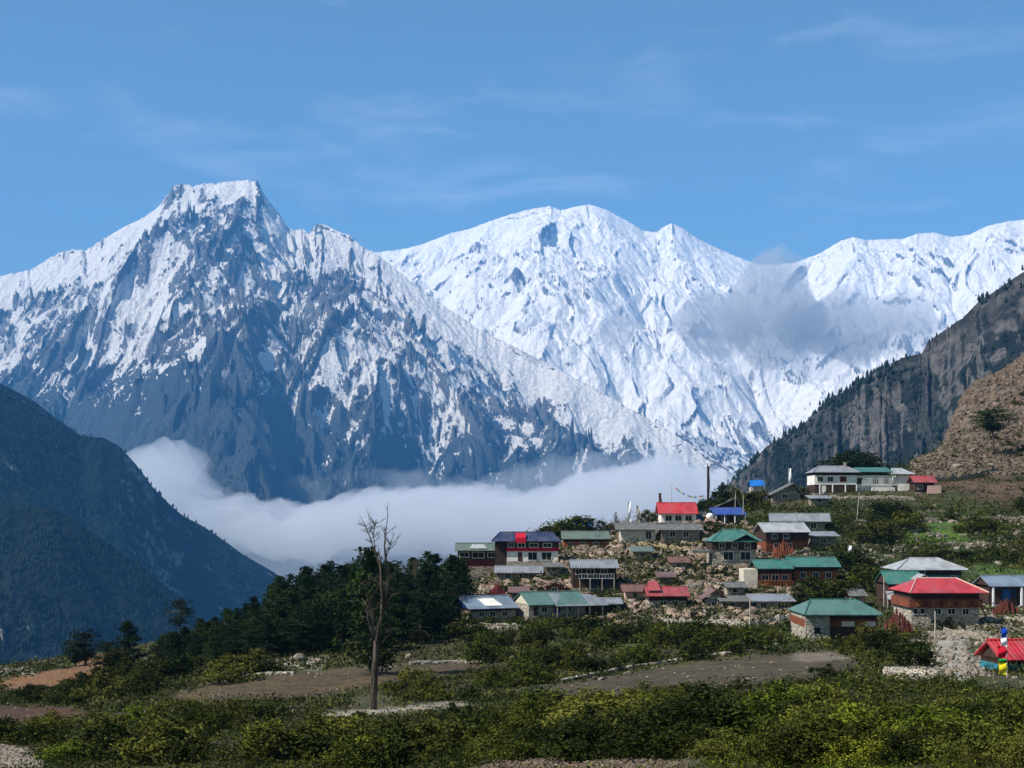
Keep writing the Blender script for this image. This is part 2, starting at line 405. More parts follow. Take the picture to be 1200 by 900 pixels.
mc3 = mat_cloud('grey_cloud', (.76, .76, .765), .0022)
cloud('valley_cloud', [(20,700),(120,585),(150,560),(165,548),(180,536),(192,526),(203,524),(211,536),(219,560),(240,576),(262,588),(300,593),(350,604),(400,590),(430,583),
 (500,580),(560,578),(600,586),(640,582),(660,570),(690,562),(720,556),(750,548),(775,544),(800,556),(830,558),(870,562),(920,570),(1000,600)],
 [(20,760),(120,640),(165,590),(200,590),(230,612),(262,632),(350,650),(430,640),(500,640),(560,648),(600,650),(660,640),(750,640),(1000,700)], 7000, 800, mc1, 3, (40, 24, 14), 560)
cloud('low_mist', [(20,760),(120,600),(165,575),(262,612),(430,612),(1000,640)], [(20,880),(1000,880)], 6500, 600, mc2, 5, (40, 20, 9), 200)
cloud('valley_mist', [(225,565),(260,562),(300,563),(350,575),(400,566),(450,560),(520,570),(600,560),(640,550),(700,538),(740,530),(780,536),(840,545)],
 [(225,640),(840,640)], 8200, 500, mc2, 9, (70, 30, 12), 200)
mc4 = mat_cloud('thin_grey_cloud', (.76, .76, .765), .0025)
cloud('grey_cloud', [(842,362),(856,338),(868,322),(882,310),(902,305),(922,314),(936,336),(952,356),(968,372)], [(842,372),(856,398),(870,412),(890,420),(912,420),(936,410),(955,396),(968,384)], 11500, 380, mc3, 15, (90, 54, 32), 200)
cloud('grey_cloud', [(782,376),(800,360),(825,352),(850,350),(870,358),(885,372)], [(782,380),(800,392),(825,402),(850,408),(870,404),(885,390)], 11300, 300, mc3, 23, (80, 50, 30), 130)
cloud('grey_cloud', [(900,380),(930,352),(985,354),(1015,364),(1040,358),(1075,370),(1110,382)], [(900,386),(930,412),(985,412),(1015,406),(1040,398),(1072,396),(1100,388)], 11700, 300, mc4, 27, (90, 54, 32), 200)
cloud('grey_cloud', [(806,408),(840,404),(870,412),(905,418),(950,406),(1000,400),(1050,398)], [(806,414),(840,438),(870,448),(905,446),(950,434),(1000,420),(1050,404)], 11900, 260, mc2, 17, (80, 44, 22), 200)
cloud('cloud_puff', [(694,388),(705,374),(720,370),(735,376),(745,388)], [(694,392),(705,402),(720,408),(735,402),(745,394)], 11800, 180, mc3, 19, (36, 18, 8), 60)
# ------------------------------------------------------------------ valley floor, one sheet to the horizon
t = NT('valley_earth'); t.bsdf(t.mix(t.rng(t.noise(.004, 6, .6, t.pos()), .4, .6), (.03, .045, .03), (.08, .075, .05)), .95, .1)
xx, yy = np.meshgrid(np.linspace(-60000, 60000, 80), np.linspace(-4000, 90000, 60))
o = grid_mesh('valley_floor', xx, yy, -946 + 0 * xx, t.m); o['kind'] = 'structure'
# ------------------------------------------------------------------ near ground: one sheet, hill, terraces, village slope, brown mountainside
PROF = {   # picture column : (row, distance) down the visible ground, then the crest
 -300: [(905,60),(875,80),(850,100),(832,135),(815,190),(800,260)],
 0:    [(905,60),(875,78),(848,98),(830,125),(812,170),(795,215),(783,260)],
 100:  [(905,60),(872,78),(848,98),(828,125),(808,165),(790,205),(770,250)],
 200:  [(905,60),(870,76),(845,95),(822,120),(798,150),(775,190),(752,235)],
 320:  [(905,58),(870,74),(845,92),(825,112),(792,145),(775,170),(745,205),(718,245)],
 440:  [(905,55),(870,70),(832,100),(815,118),(783,148),(765,170),(735,200),(700,245)],
 540:  [(905,52),(865,70),(835,92),(812,115),(788,145),(765,168),(735,192),(705,220),(686,250)],
 650:  [(905,47),(865,64),(835,84),(808,110),(788,135),(765,162),(738,188),(712,205),(690,218),(660,242),(634,275)],
 760:  [(905,43),(862,60),(835,80),(810,106),(785,136),(762,162),(738,184),(712,202),(680,225),(640,257),(612,295)],
 860:  [(905,38),(860,54),(830,75),(806,100),(772,138),(750,162),(735,180),(712,200),(690,217),(660,238),(630,262),(592,312)],
 950:  [(905,34),(860,48),(828,68),(804,90),(772,130),(754,152),(738,172),(705,205),(650,242),(605,280),(578,312)],
 1050: [(905,32),(860,44),(825,62),(802,82),(782,104),(765,135),(745,165),(720,192),(680,225),(640,256),(600,290),(580,310),(562,332),(546,368)],
 1130: [(905,30),(860,42),(822,58),(800,76),(785,98),(765,132),(745,160),(725,184),(690,218),(640,256),(600,290),(579,311),(556,336),(520,380),(478,440),(448,485)],
 1200: [(905,30),(860,41),(822,57),(800,74),(788,95),(765,130),(740,162),(700,205),(650,248),(600,290),(578,312),(550,342),(500,402),(450,462),(412,525)],
 1400: [(905,30),(860,41),(822,57),(798,75),(780,98),(750,132),(710,165),(660,205),(610,248),(560,290),(530,312),(490,345),(430,402),(360,470),(290,560)],
 1700: [(905,30),(860,41),(822,57),(790,75),(760,98),(720,132),(660,165),(600,205),(540,248),(480,290),(440,312),(390,345),(310,402),(230,470),(150,560)],
}
GPX = np.arange(-320, 1681, 3.0); GY = np.exp(np.linspace(math.log(3.5), math.log(1100), 470))
def _colz():
    keys = sorted(PROF); zs = []; cr = []
    for k in keys:
        p = PROF[k]; Yk = np.array([b for a, b in p], float); Pk = np.array([a for a, b in p], float)
        z = (HZ - Pk) / F * Yk
        Yk = np.concatenate([[0, 12], Yk]); z = np.concatenate([[-1.65, -1.65 + (z[0] + 1.65) * .42], z])
        zi = np.interp(GY, Yk, z)
        zi = np.interp(np.log(GY), np.log(GY), smooth1(zi, 5))
        yc = p[-1][1]; zc = z[-1]
        far = np.maximum(0, GY - yc)
        zi = zi - np.where(far > 0, np.minimum(far, 60) ** 2 / 60 * .25 + np.maximum(far - 60, 0) * .55, 0) * (1.0)
        zs.append(zi); cr.append(yc)
    zs = np.array(zs); out = np.zeros((len(GY), len(GPX)))
    for j in range(len(GY)): out[j] = smooth1(np.interp(GPX, keys, zs[:, j]), 8)
    return out, np.interp(GPX, keys, cr)
GZ0, GCR = _colz()
GPXX, GYY = np.meshgrid(GPX, GY); GXX = (GPXX - 600) / F * GYY
# terraces on the village hill, uneven ground everywhere
_tw = sstep(500, 580, GPXX) * sstep(165, 190, GYY) * (1 - sstep(330, 370, GYY)) 
_zz = GZ0 + .5 * perlin(GXX / 22, GYY / 22, 61)
_st = 2.3; _fr = _zz / _st - np.floor(_zz / _st)
_ter = _st * (np.floor(_zz / _st) + sstep(.62, .98, _fr))
GZ = GZ0 * (1 - .6 * _tw) + (_ter - (_zz - GZ0) * .3) * .6 * _tw
_am = .12 + .5 * sstep(60, 250, GYY) + 1.4 * sstep(330, 420, GYY) * sstep(1000, 1100, GPXX)
_field = 0
GZ = GZ + _am * fbm(GXX / 14, GYY / 14, 5, 63, .55) + .07 * fbm(GXX / 1.6, GYY / 1.6, 3, 64)
_rk = sstep(.1, .5, fbm(GXX / 18, GYY / 18, 3, 66)) * (.9 * _tw + 1.6 * sstep(340, 400, GYY) * sstep(1040, 1120, GPXX))
GZ = GZ + _rk * np.abs(fbm(GXX / 4.5, GYY / 4.5, 4, 65, .6)) * 1.3
GPYY = HZ - GZ / GYY * F
def gz(x, y):
    """height of the near ground"""
    p = 600 + x / y * F
    a = min(max((p - GPX[0]) / 3.0, 0), len(GPX) - 1.001); b = (math.log(max(y, 3.6)) - math.log(3.5)) / (math.log(1100 / 3.5)) * (len(GY) - 1)
    b = min(max(b, 0), len(GY) - 1.001); i, j = int(b), int(a); u, v = b - i, a - j
    return float((GZ[i, j] * (1 - u) + GZ[i + 1, j] * u) * (1 - v) + (GZ[i, j + 1] * (1 - u) + GZ[i + 1, j + 1] * u) * v)
def hit(px, py, zmax=None, smooth=True):
    """first point of the near ground on the line of sight through a picture point"""
    j = min(max(int(round((px - GPX[0]) / 3)), 0), len(GPX) - 1)
    P = (HZ - (GZ0 if smooth else GZ)[:, j] / GY * F)
    ok = np.where((P <= py) & (GY > 20))[0]
    i = ok[0] if len(ok) else int(np.argmin(np.where(GY > 20, P, 9e9)))
    Y = GY[i]
    if 0 < i and P[i - 1] > py >= P[i]: Y = GY[i - 1] + (GY[i] - GY[i - 1]) * (P[i - 1] - py) / (P[i - 1] - P[i])
    Y = float(min(Y, GCR[j])); x = (px - 600) / F * Y
    return Vector((x, Y, gz(x, Y)))
def inpoly(px, py, poly):
    c = np.zeros(px.shape, bool); n = len(poly)
    for i in range(n):
        x1, y1 = poly[i]; x2, y2 = poly[(i + 1) % n]
        if y1 == y2: continue
        c ^= ((y1 > py) != (y2 > py)) & (px < (x2 - x1) * (py - y1) / (y2 - y1) + x1)
    return c
_wpx = GPXX + 9 * perlin(GXX / 3 , GYY / 5, 81); _P0 = HZ - GZ0 / GYY * F; _wpy = _P0 + 2.5 * perlin(GXX / 4, GYY / 9, 82)
base = np.zeros(GXX.shape + (3,)); n_a = sstep(-.35, .35, fbm(GXX / 9, GYY / 14, 4, 70))[..., None]
base[:] = np.array([.050, .062, .022]) * n_a + np.array([.070, .062, .034]) * (1 - n_a)
n_b = sstep(.05, .4, fbm(GXX / 5, GYY / 8, 4, 71))[..., None]
base = base * (1 - .5 * n_b) + .5 * n_b * np.array([.10, .085, .055])
def zone(poly, col, amt=1.0, feather=2):
    global base
    m = inpoly(_wpx, _wpy, poly).astype(float) * (GYY <= GCR[None] + 25)
    for _ in range(feather):
        m = (m + np.roll(m, 1, 0) + np.roll(m, -1, 0) + np.roll(m, 1, 1) + np.roll(m, -1, 1)) / 5
    m = (m * amt)[..., None]; base = base * (1 - m) + m * np.array(col)
zone([(530,735),(545,680),(600,655),(650,640),(740,612),(860,600),(900,640),(960,650),(960,700),(930,735),(780,735),(560,728)], (.22,.165,.105), .8)       # rubble banks between the houses
zone([(690,640),(730,636),(735,668),(705,668)], (.42,.34,.18))                    # pale yellow bank
zone([(1085,560),(1200,600),(1500,560),(1700,300),(1300,180),(1200,400),(1120,470),(1075,530)], (.105,.072,.050), .95)  # brown mountainside
zone([(1140,520),(1250,540),(1250,480),(1180,470)], (.125,.075,.05), .8)
zone([(950,585),(1200,592),(1260,700),(1160,705),(1060,660),(960,650)], (.042,.056,.020), .9)
zone([(1062,612),(1130,606),(1140,632),(1060,636)], (.075,.13,.025))
zone([(1132,664),(1250,655),(1250,682),(1140,676)], (.07,.12,.025))
zone([(700,740),(790,734),(940,734),(950,752),(880,760),(700,757)], (.10,.15,.035))
zone([(640,806),(660,800),(740,788),(820,776),(900,768),(985,764),(1010,780),(960,796),(860,806),(800,818),(640,818)], (.078,.064,.042))     # ploughed field
zone([(925,768),(960,763),(1000,765),(1000,774),(940,776)], (.24,.20,.155), .6)
zone([(205,812),(260,800),(330,790),(430,780),(560,777),(570,786),(470,800),(380,816),(205,826)], (.092,.068,.040))
zone([(-300,828),(0,828),(75,828),(110,838),(60,846),(-300,850)], (.09,.05,.034))
zone([(-300,800),(0,798),(40,790),(85,782),(100,768),(128,764),(125,800),(60,810),(-300,815)], (.20,.105,.050))
zone([(0,782),(40,782),(40,790),(0,792)], (.5,.45,.38), .7)
zone([(380,836),(450,829),(525,822),(560,826),(480,834),(385,843)], (.30,.26,.20))
zone([(310,770),(345,766),(385,770),(375,782),(320,783)], (.38,.34,.27), .85)
zone([(-200,876),(0,874),(30,878),(48,892),(50,910),(-200,910)], (.36,.32,.26))
zone([(560,893),(700,886),(800,894),(820,912),(540,912)], (.20,.12,.08))
zone([(1082,742),(1105,735),(1128,742),(1135,760),(1152,790),(1120,800),(1050,795),(1040,787),(1108,782),(1100,765)], (.32,.30,.26))
zone([(1095,700),(1230,704),(1230,742),(1180,748),(1100,736)], (.27,.24,.19), .8)
zone([(850,735),(930,742),(880,770),(845,770)], (.16,.14,.08), .6)
mg = NT('hillside_earth'); p = mg.pos()
c = mg.attr('earth').outputs['Color']
v1 = mg.noise(1.1, 6, .65, p); v2 = mg.noise(.23, 5, .6, p); v3 = mg.noise(5., 3, .6, p)
hs = mg.n('HueSaturation', {'Value': mg.rng(mg.math('ADD', mg.math('MULTIPLY', v1, .6), mg.math('MULTIPLY', v2, .4)), .3, .7, .55, 1.5), 'Saturation': mg.rng(v2, .3, .7, .8, 1.15), 'Color': c})
st = mg.n('TexVoronoi', {'Scale': 1.3, 'Vector': p}); sm = mg.rng(st.outputs['Distance'], .16, .24, 1, 0)
sm = mg.math('MULTIPLY', sm, mg.rng(v2, .50, .62))
cc = mg.mix(sm, hs.outputs[0], (.24, .21, .17))
mg.bsdf(cc, .95, .1, bump=mg.math('ADD', mg.math('ADD', v1, mg.math('MULTIPLY', v3, .35)), mg.math('MULTIPLY', sm, .4)), bstr=1., bdist=.6)
_keep = 1
og = grid_mesh('hillside_ground', GXX, GYY, GZ, mg.m, None, {'earth': base}); og['kind'] = 'structure'
# ------------------------------------------------------------------ mesh helpers for things
class MB:
    def __init__(s): s.v = []; s.f = []
    def add(s, v, f):
        b = len(s.v); s.v += [tuple(q) for q in v]; s.f += [tuple(b + i for i in q) for q in f]; return s
    def box(s, x0, x1, y0, y1, z0, z1):
        if x0 > x1: x0, x1 = x1, x0
        return s.add([(x, y, z) for z in (z0, z1) for y in (y0, y1) for x in (x0, x1)],
                     [(0, 2, 3, 1), (4, 5, 7, 6), (0, 1, 5, 4), (1, 3, 7, 5), (3, 2, 6, 7), (2, 0, 4, 6)])
    def tube(s, pts, rad, k=7, jit=0, cap=True):
        pts = [Vector(p) for p in pts]; ring = []; V = []; n = len(pts)
        for i, p in enumerate(pts):
            d = (pts[min(i + 1, n - 1)] - pts[max(i - 1, 0)]).normalized()
            u = d.cross(Vector((0.13, 1, 0.07))).normalized() if abs(d.y) < .95 else d.cross(Vector((1, 0, 0))).normalized(); w = d.cross(u)
            for j in range(k):
                a = 2 * math.pi * j / k; r = rad[i] * (1 + random.uniform(-jit, jit))
                V.append(p + (u * math.cos(a) + w * math.sin(a)) * r)
        Fc = [(i * k + j, i * k + (j + 1) % k, (i + 1) * k + (j + 1) % k, (i + 1) * k + j) for i in range(n - 1) for j in range(k)]
        if cap: Fc += [tuple(reversed(range(k))), tuple((n - 1) * k + j for j in range(k))]
        return s.add(V, Fc)
    def slab(s, quad, th):
        """a sheet with thickness from a planar polygon (list of points)"""
        q = [Vector(a) for a in quad]; n = (q[1] - q[0]).cross(q[2] - q[0]).normalized()
        if n.z < 0: q.reverse(); n = -n
        k = len(q); V = q + [a - n * th for a in q]
        return s.add(V, [tuple(range(k)), tuple(reversed(range(k, 2 * k)))] + [(i, i + k, (i + 1) % k + k, (i + 1) % k) for i in range(k)])
    def data(s, name, mat, smooth=False):
        me = bpy.data.meshes.new(name); me.from_pydata(s.v, [], s.f)
        if smooth: me.polygons.foreach_set('use_smooth', [True] * len(me.polygons))
        me.materials.append(mat); me.update(); return me
    def build(s, name, mat, parent=None, smooth=False, fix=True):
        me = s.data(name, mat, smooth)
        if fix:
            bm = bmesh.new(); bm.from_mesh(me); bmesh.ops.recalc_face_normals(bm, faces=bm.faces); bm.to_mesh(me); bm.free()
        return link(name, me, parent)
def link(name, me, parent=None):
    o = bpy.data.objects.new(name, me); scene.collection.objects.link(o)
    if parent is not None: o.parent = parent
    return o
def tag(o, label, cat, group=None):
    o['label'] = label; o['category'] = cat
    if group: o['group'] = group
    return o
def thing(name, loc, label, cat, group=None, yaw=0):
    o = bpy.data.objects.new(name, None); scene.collection.objects.link(o)
    o.location = loc; o.rotation_euler = (0, 0, yaw); o.empty_display_size = .5
    return tag(o, label, cat, group)
_ord = ['first', 'second', 'third', 'fourth', 'fifth', 'sixth', 'seventh', 'eighth', 'ninth', 'tenth', 'eleventh', 'twelfth', 'thirteenth', 'fourteenth', 'fifteenth', 'sixteenth',
        'seventeenth', 'eighteenth', 'nineteenth', 'twentieth']
LATE = []      # things whose label is finished when all of them stand: (object, phrase)
def late(o, phrase): LATE.append((o, phrase))
def finish_labels():
    d = {}
    for o, p in LATE: d.setdefault(p, []).append(o)
    for p, L in d.items():
        if len(L) == 1: L[0]['label'] = p; continue
        L.sort(key=lambda o: o.location.x / o.location.y)
        for i, o in enumerate(L):
            o['label'] = (_ord[i] + ' from left of the ' if i < 20 else str(i + 1) + 'th from left of the ') + plural(p)
def plural(p):
    for a, b in (('shrub', 'shrubs'), ('pine', 'pines'), ('boulder', 'boulders'), ('bush', 'bushes'), ('stone', 'stones'), ('tree', 'trees')):
        w = p.split(' ')
        for i, x in enumerate(w):
            if x == a: w[i] = b; return ' '.join(w)
    return p
# ------------------------------------------------------------------ materials of the village
def mat_tin(name, col, wear=.6, rough=.5):
    t = NT(name); o = t.obj()
    a = t.noise(1.4, 5, .6, o); st = t.n('VectorMath', {0: o, 1: (5., .5, .5)}, operation='MULTIPLY').outputs[0]
    b = t.noise(1.2, 4, .6, st)
    m = t.rng(t.math('ADD', t.math('MULTIPLY', a, .5), t.math('MULTIPLY', b, .5)), .40, .62, 0, wear)
    dirt = tuple(.55 * c + .45 * g for c, g in zip(col, (.20, .17, .14)))
    fade = tuple(min(.8, c * 1.5 + .04) for c in col)
    c1 = t.mix(t.rng(b, .35, .7, 0, .5), col, fade)
    sx = t.n('SeparateXYZ', {'Vector': o}); wx = t.n('TexWhiteNoise', {'W': t.math('ADD', t.math('FLOOR', t.math('MULTIPLY', sx.outputs[0], 1.15)), t.math('MULTIPLY', t.math('FLOOR', t.math('MULTIPLY', sx.outputs[1], .42)), 17.3))}, noise_dimensions='1D')
    c1 = t.mix(t.rng(wx.outputs['Value'], .35, 1., 0, .55), c1, tuple(.45 * q for q in col))
    pt = t.rng(t.noise(.45, 3, .6, o), .50, .60, 0, .5); c1 = t.mix(pt, c1, tuple(.35 * q + .08 for q in col))
    c2 = t.mix(m, c1, dirt)
    w = t.n('TexWave', {'Scale': 1.05, 'Vector': o}, wave_type='BANDS', bands_direction='X').outputs['Fac']
    t.bsdf(c2, rough, .4, bump=w, bstr=.6, bdist=.06); return t.m
def mat_plain(name, col, var=.3, sc=2.5, rough=.9, bump=.3):
    t = NT(name); o = t.obj(); a = t.noise(sc, 6, .65, o)
    c = t.mix(t.rng(a, .3, .7), tuple(x * (1 - var) for x in col), tuple(min(.9, x * (1 + var)) for x in col))
    t.bsdf(c, rough, .15, bump=a, bstr=bump, bdist=.1); return t.m
def mat_stone(name, col, sc=2.2, dark=.35):
    t = NT(name); o = t.obj(); st = t.n('VectorMath', {0: o, 1: (1., 1., 1.9)}, operation='MULTIPLY').outputs[0]
    v = t.n('TexVoronoi', {'Scale': sc, 'Vector': st, 'Randomness': .9}); e = t.n('TexVoronoi', {'Scale': sc, 'Vector': st, 'Randomness': .9}, feature='DISTANCE_TO_EDGE')
    sp = t.n('SeparateColor', {'Color': v.outputs['Color']})
    c = t.mix(sp.outputs[0], tuple(x * .62 for x in col), tuple(min(.8, x * 1.35) for x in col))
    a = t.noise(.9, 4, .6, o); c = t.mix(t.rng(a, .35, .7, 0, .45), c, tuple(x * .55 for x in col))
    m = t.rng(e.outputs['Distance'], .0, .09, 1, 0); c = t.mix(m, c, tuple(x * dark for x in col))
    t.bsdf(c, .95, .1, bump=t.rng(e.outputs['Distance'], 0, .15), bstr=.8, bdist=.08); return t.m
def mat_wood(name, col):
    t = NT(name); o = t.obj(); st = t.n('VectorMath', {0: o, 1: (6., 6., .8)}, operation='MULTIPLY').outputs[0]
    a = t.noise(1.5, 5, .65, st); b = t.noise(.8, 3, .5, o)
    c = t.mix(t.rng(a, .3, .7), tuple(x * .5 for x in col), tuple(x * 1.4 for x in col))
    c = t.mix(t.rng(b, .45, .7, 0, .5), c, tuple(x * .45 for x in col))
    t.bsdf(c, .8, .2, bump=a, bstr=.5, bdist=.04); return t.m
M = dict(
 red=mat_tin('red_tin', (.42, .012, .022)), darkred=mat_tin('faded_red_tin', (.30, .035, .035), .5), teal=mat_tin('teal_tin', (.018, .135, .105)), palegreen=mat_tin('pale_green_tin', (.055, .14, .115), .5),
 blue=mat_tin('blue_tin', (.010, .045, .24), .25), navy=mat_tin('navy_tin', (.012, .020, .070), .3), grey=mat_tin('grey_tin', (.20, .215, .235), .5), pale=mat_tin('pale_tin', (.34, .35, .36), .4), rust=mat_tin('rusted_tin', (.13, .055, .035), .5), stack=mat_wood('stacked_timber', (.105, .028, .017)), slate=mat_plain('slate_roof', (.12, .12, .115), .4, 1.5),
 skyblue=mat_tin('weathered_blue_tin', (.15, .20, .26), .4), olive=mat_tin('mossy_tin', (.09, .125, .095), .5),
 white=mat_plain('limewash', (.68, .65, .58), .15, 1.1), cream=mat_plain('cream_plaster', (.52, .47, .38), .2, 1.2), pink=mat_plain('pink_plaster', (.55, .36, .30), .2),
 stone=mat_stone('rubble_masonry', (.33, .28, .22)), palestone=mat_stone('whitewashed_masonry', (.42, .37, .30), 2.0, .40), yellowstone=mat_stone('yellow_masonry', (.42, .34, .20)),
 dark=mat_wood('dark_timber_and_shade', (.050, .028, .020)), brown=mat_wood('red_brown_timber', (.19, .055, .028)), orange=mat_wood('orange_timber', (.28, .090, .038)), maroon=mat_wood('maroon_timber', (.13, .022, .025)),  # dark: real timber, and painted shade under eaves and in openings
 bluewall=mat_plain('blue_painted_wall', (.03, .09, .22), .2), tealwall=mat_plain('teal_painted_wall', (.03, .16, .20), .2), crimson=mat_plain('crimson_paint', (.42, .012, .03), .2), post=mat_wood('grey_post', (.38, .34, .28)),
 glass=mat_plain('dark_glass', (.010, .012, .014), .3, 2, .25, 0), frame=mat_plain('painted_frame', (.50, .46, .40), .2), bframe=mat_plain('blue_frame', (.05, .10, .28), .2), cloth_w=mat_plain('white_cloth', (.80, .80, .80), .06, 3), cloth_b=mat_plain('blue_cloth', (.01, .06, .42), .15, 3),
 cloth_r=mat_plain('red_cloth', (.60, .012, .04), .15, 3), cloth_y=mat_plain('yellow_cloth', (.75, .62, .02), .12, 3), cloth_g=mat_plain('green_cloth', (.03, .25, .06), .15, 3), tarp=mat_plain('blue_tarpaulin', (.015, .13, .42), .25, 1.5, .5), gold=mat_plain('gilt', (.5, .35, .05), .1),
)
# ------------------------------------------------------------------ village houses
OCC = []        # spots taken by houses: (x, y, radius)
def house(name, label, x0, x1, base, eave, top, roof, rmat, bands, wins=(), rx=None, depth=6.5, yaw=0, kind='house', at_py=None, oy=.9, side=0, parts=None, hipw=.3, Y=None, thick=.12):
    """bands: (row_top, row_bottom, material, name, proud m); wins: (x0, x1, row_top, row_bottom[, frame])"""
    pc = (x0 + x1) / 2; g = hit(pc, at_py or base)
    Yh = Y or g.y; k = Yh / F; o = at(pc, base, Yh)
    root = thing(name, o, label, kind, None, yaw)
    H = lambda py: (base - py) * k
    U = lambda px: (px - pc) * k
    w0, w1 = U(x0), U(x1); D = depth
    OCC.append((o.x, o.y + D / 2, max((w1 - w0) / 2, D / 2) + .6, (w1 - w0) / 2))
    f = MB().box(w0 - .12, w1 + .12, -.12, D, min(-2.2, -2.2), .02 + (0 if bands else 0)); f.build('foundation', M['stone'], root)
    for (r0, r1, m, nm, pr) in bands:
        MB().box(w0 - pr, w1 + pr, -pr, D, H(r1) + .02, H(r0) + .012).build(nm, M[m], root)
    ra, rb = (U(rx[0]), U(rx[1])) if rx else (w0 - .6, w1 + .6)
    ze, zt = H(eave), H(top); ym = D / 2; y0, y1 = -oy, D + oy * .6; r = MB()
    if roof == 'gable':       # ridge runs across the view
        r.slab([(ra, y0, ze), (rb, y0, ze), (rb, ym, zt), (ra, ym, zt)], thick); r.slab([(ra, y1, ze), (rb, y1, ze), (rb, ym + .01, zt), (ra, ym + .01, zt)], thick)
        rf = r.build('roof', M[rmat], root)
        for s, xx in ((-1, w0), (1, w1)):
            gm = MB(); gm.add([(xx, .02, ze - .25), (xx, D - .02, ze - .25), (xx, ym, zt - .16), (xx - s * .18, .02, ze - .25), (xx - s * .18, D - .02, ze - .25), (xx - s * .18, ym, zt - .16)],
                   [(0, 1, 2), (5, 4, 3), (0, 3, 4, 1), (1, 4, 5, 2), (2, 5, 3, 0)])
            gm.build('gable', M[(parts or {}).get('gable', bands[0][2])], root)
        MB().tube([(ra, ym, zt + .02), (rb, ym, zt + .02)], [.11, .11], 6).build('ridge_cap', M[rmat], rf)
    elif roof == 'hip':
        hw = (rb - ra) * hipw; a, b = ra + hw, rb - hw
        r.slab([(ra, y0, ze), (rb, y0, ze), (b, ym, zt), (a, ym, zt)], thick); r.slab([(ra, y1, ze), (rb, y1, ze), (b, ym, zt), (a, ym, zt)], thick)
        r.slab([(ra, y0, ze), (ra, y1, ze), (a, ym, zt)], thick); r.slab([(rb, y0, ze), (rb, y1, ze), (b, ym, zt)], thick)
        rf = r.build('roof', M[rmat], root); q = MB(); q.tube([(a, ym, zt + .03), (b, ym, zt + .03)], [.1, .1], 6)
        for (e, c) in (((ra, y0, ze), (a, ym, zt)), ((rb, y0, ze), (b, ym, zt))): q.tube([(e[0], e[1], e[2] + .04), (c[0], c[1], c[2] + .03)], [.09, .09], 6)
        q.build('ridge_cap', M[(parts or {}).get('cap', rmat)], rf)
    elif roof == 'shed':      # lower edge to the front
        r.slab([(ra, y0, ze), (rb, y0, ze), (rb, y1, zt), (ra, y1, zt)], thick); rf = r.build('roof', M[rmat], root)
    elif roof == 'front':     # the gable faces the viewer
        xm = (ra + rb) / 2 + side
        r.slab([(ra, y0, ze), (ra, y1, ze), (xm, y1, zt), (xm, y0, zt)], thick); r.slab([(rb, y0, ze), (rb, y1, ze), (xm + .01, y1, zt), (xm + .01, y0, zt)], thick)
        rf = r.build('roof', M[rmat], root)
        MB().add([(w0, -.01, ze - .3), (w1, -.01, ze - .3), (xm, -.01, zt - .2), (w0, .2, ze - .3), (w1, .2, ze - .3), (xm, .2, zt - .2)], [(0, 1, 2), (5, 4, 3), (0, 3, 4, 1), (1, 4, 5, 2), (2, 5, 3, 0)]).build('gable', M[(parts or {}).get('gable', bands[0][2])], root)
    for wv in wins:
        a, b, r0, r1 = wv[:4]; fm = wv[4] if len(wv) > 4 else 'frame'; pr = max([q[4] for q in bands if q[0] - .5 <= (r0 + r1) / 2 <= q[1] + .5] + [0])
        a, b, z0, z1 = U(a), U(b), H(r1), H(r0); t = max(.07, min(.14, (b - a) * .12)); yf = -pr
        q = MB(); q.box(a - t, a, yf - .07, yf + .05, z0 - t, z1 + t); q.box(b, b + t, yf - .07, yf + .05, z0 - t, z1 + t)
        q.box(a, b, yf - .07, yf + .05, z1, z1 + t); q.box(a, b, yf - .10, yf + .05, z0 - t, z0); xm = (a + b) / 2
        if b - a > .7: q.box(xm - .03, xm + .03, yf - .05, yf + .05, z0, z1)
        w = q.build('window', M[fm], root); MB().box(a + .002, b - .002, yf - .02, yf + .03, z0 + .002, z1 - .002).build('pane', M['glass'], w)
    root['_k'] = k
    return root, U, H, k
def extra(root, name, m, fn, parent=None):
    q = MB(); fn(q); return q.build(name, M[m], parent or root)
def door(root, U, H, a, b, r0, r1, m='dark', pr=0):
    d = MB().box(U(a), U(b), -pr - .05, -pr + .05, H(r1), H(r0)).build('door', M[m], root)
    MB().box(U(b) - .18, U(b) - .1, -pr - .10, -pr - .05, H((r0 + r1) / 2) - .08, H((r0 + r1) / 2) + .08).build('handle', M['post'], d)
def rail(root, U, H, a, b, r0, r1, m='post', y=-1.0, floor=True):
    def fn(q):
        q.box(U(a), U(b), y - .04, y + .04, H(r0) - .06, H(r0) + .02)
        n = max(2, int((U(b) - U(a)) / .45))
        for i in range(n + 1):
            x = U(a) + (U(b) - U(a)) * i / n; q.box(x - .04, x + .04, y - .03, y + .03, H(r1) + .01, H(r0) - .062)
        if floor: q.box(U(a), U(b), y - .06, -.01, H(r1) - .12, H(r1))
    extra(root, 'balcony', m, fn)
def posts(root, U, xs, z0, z1, y=-.8, m='post', w=.07):
    for x in xs: MB().box(U(x) - w, U(x) + w, y - w, y + w, z0, z1).build('post', M[m], root)

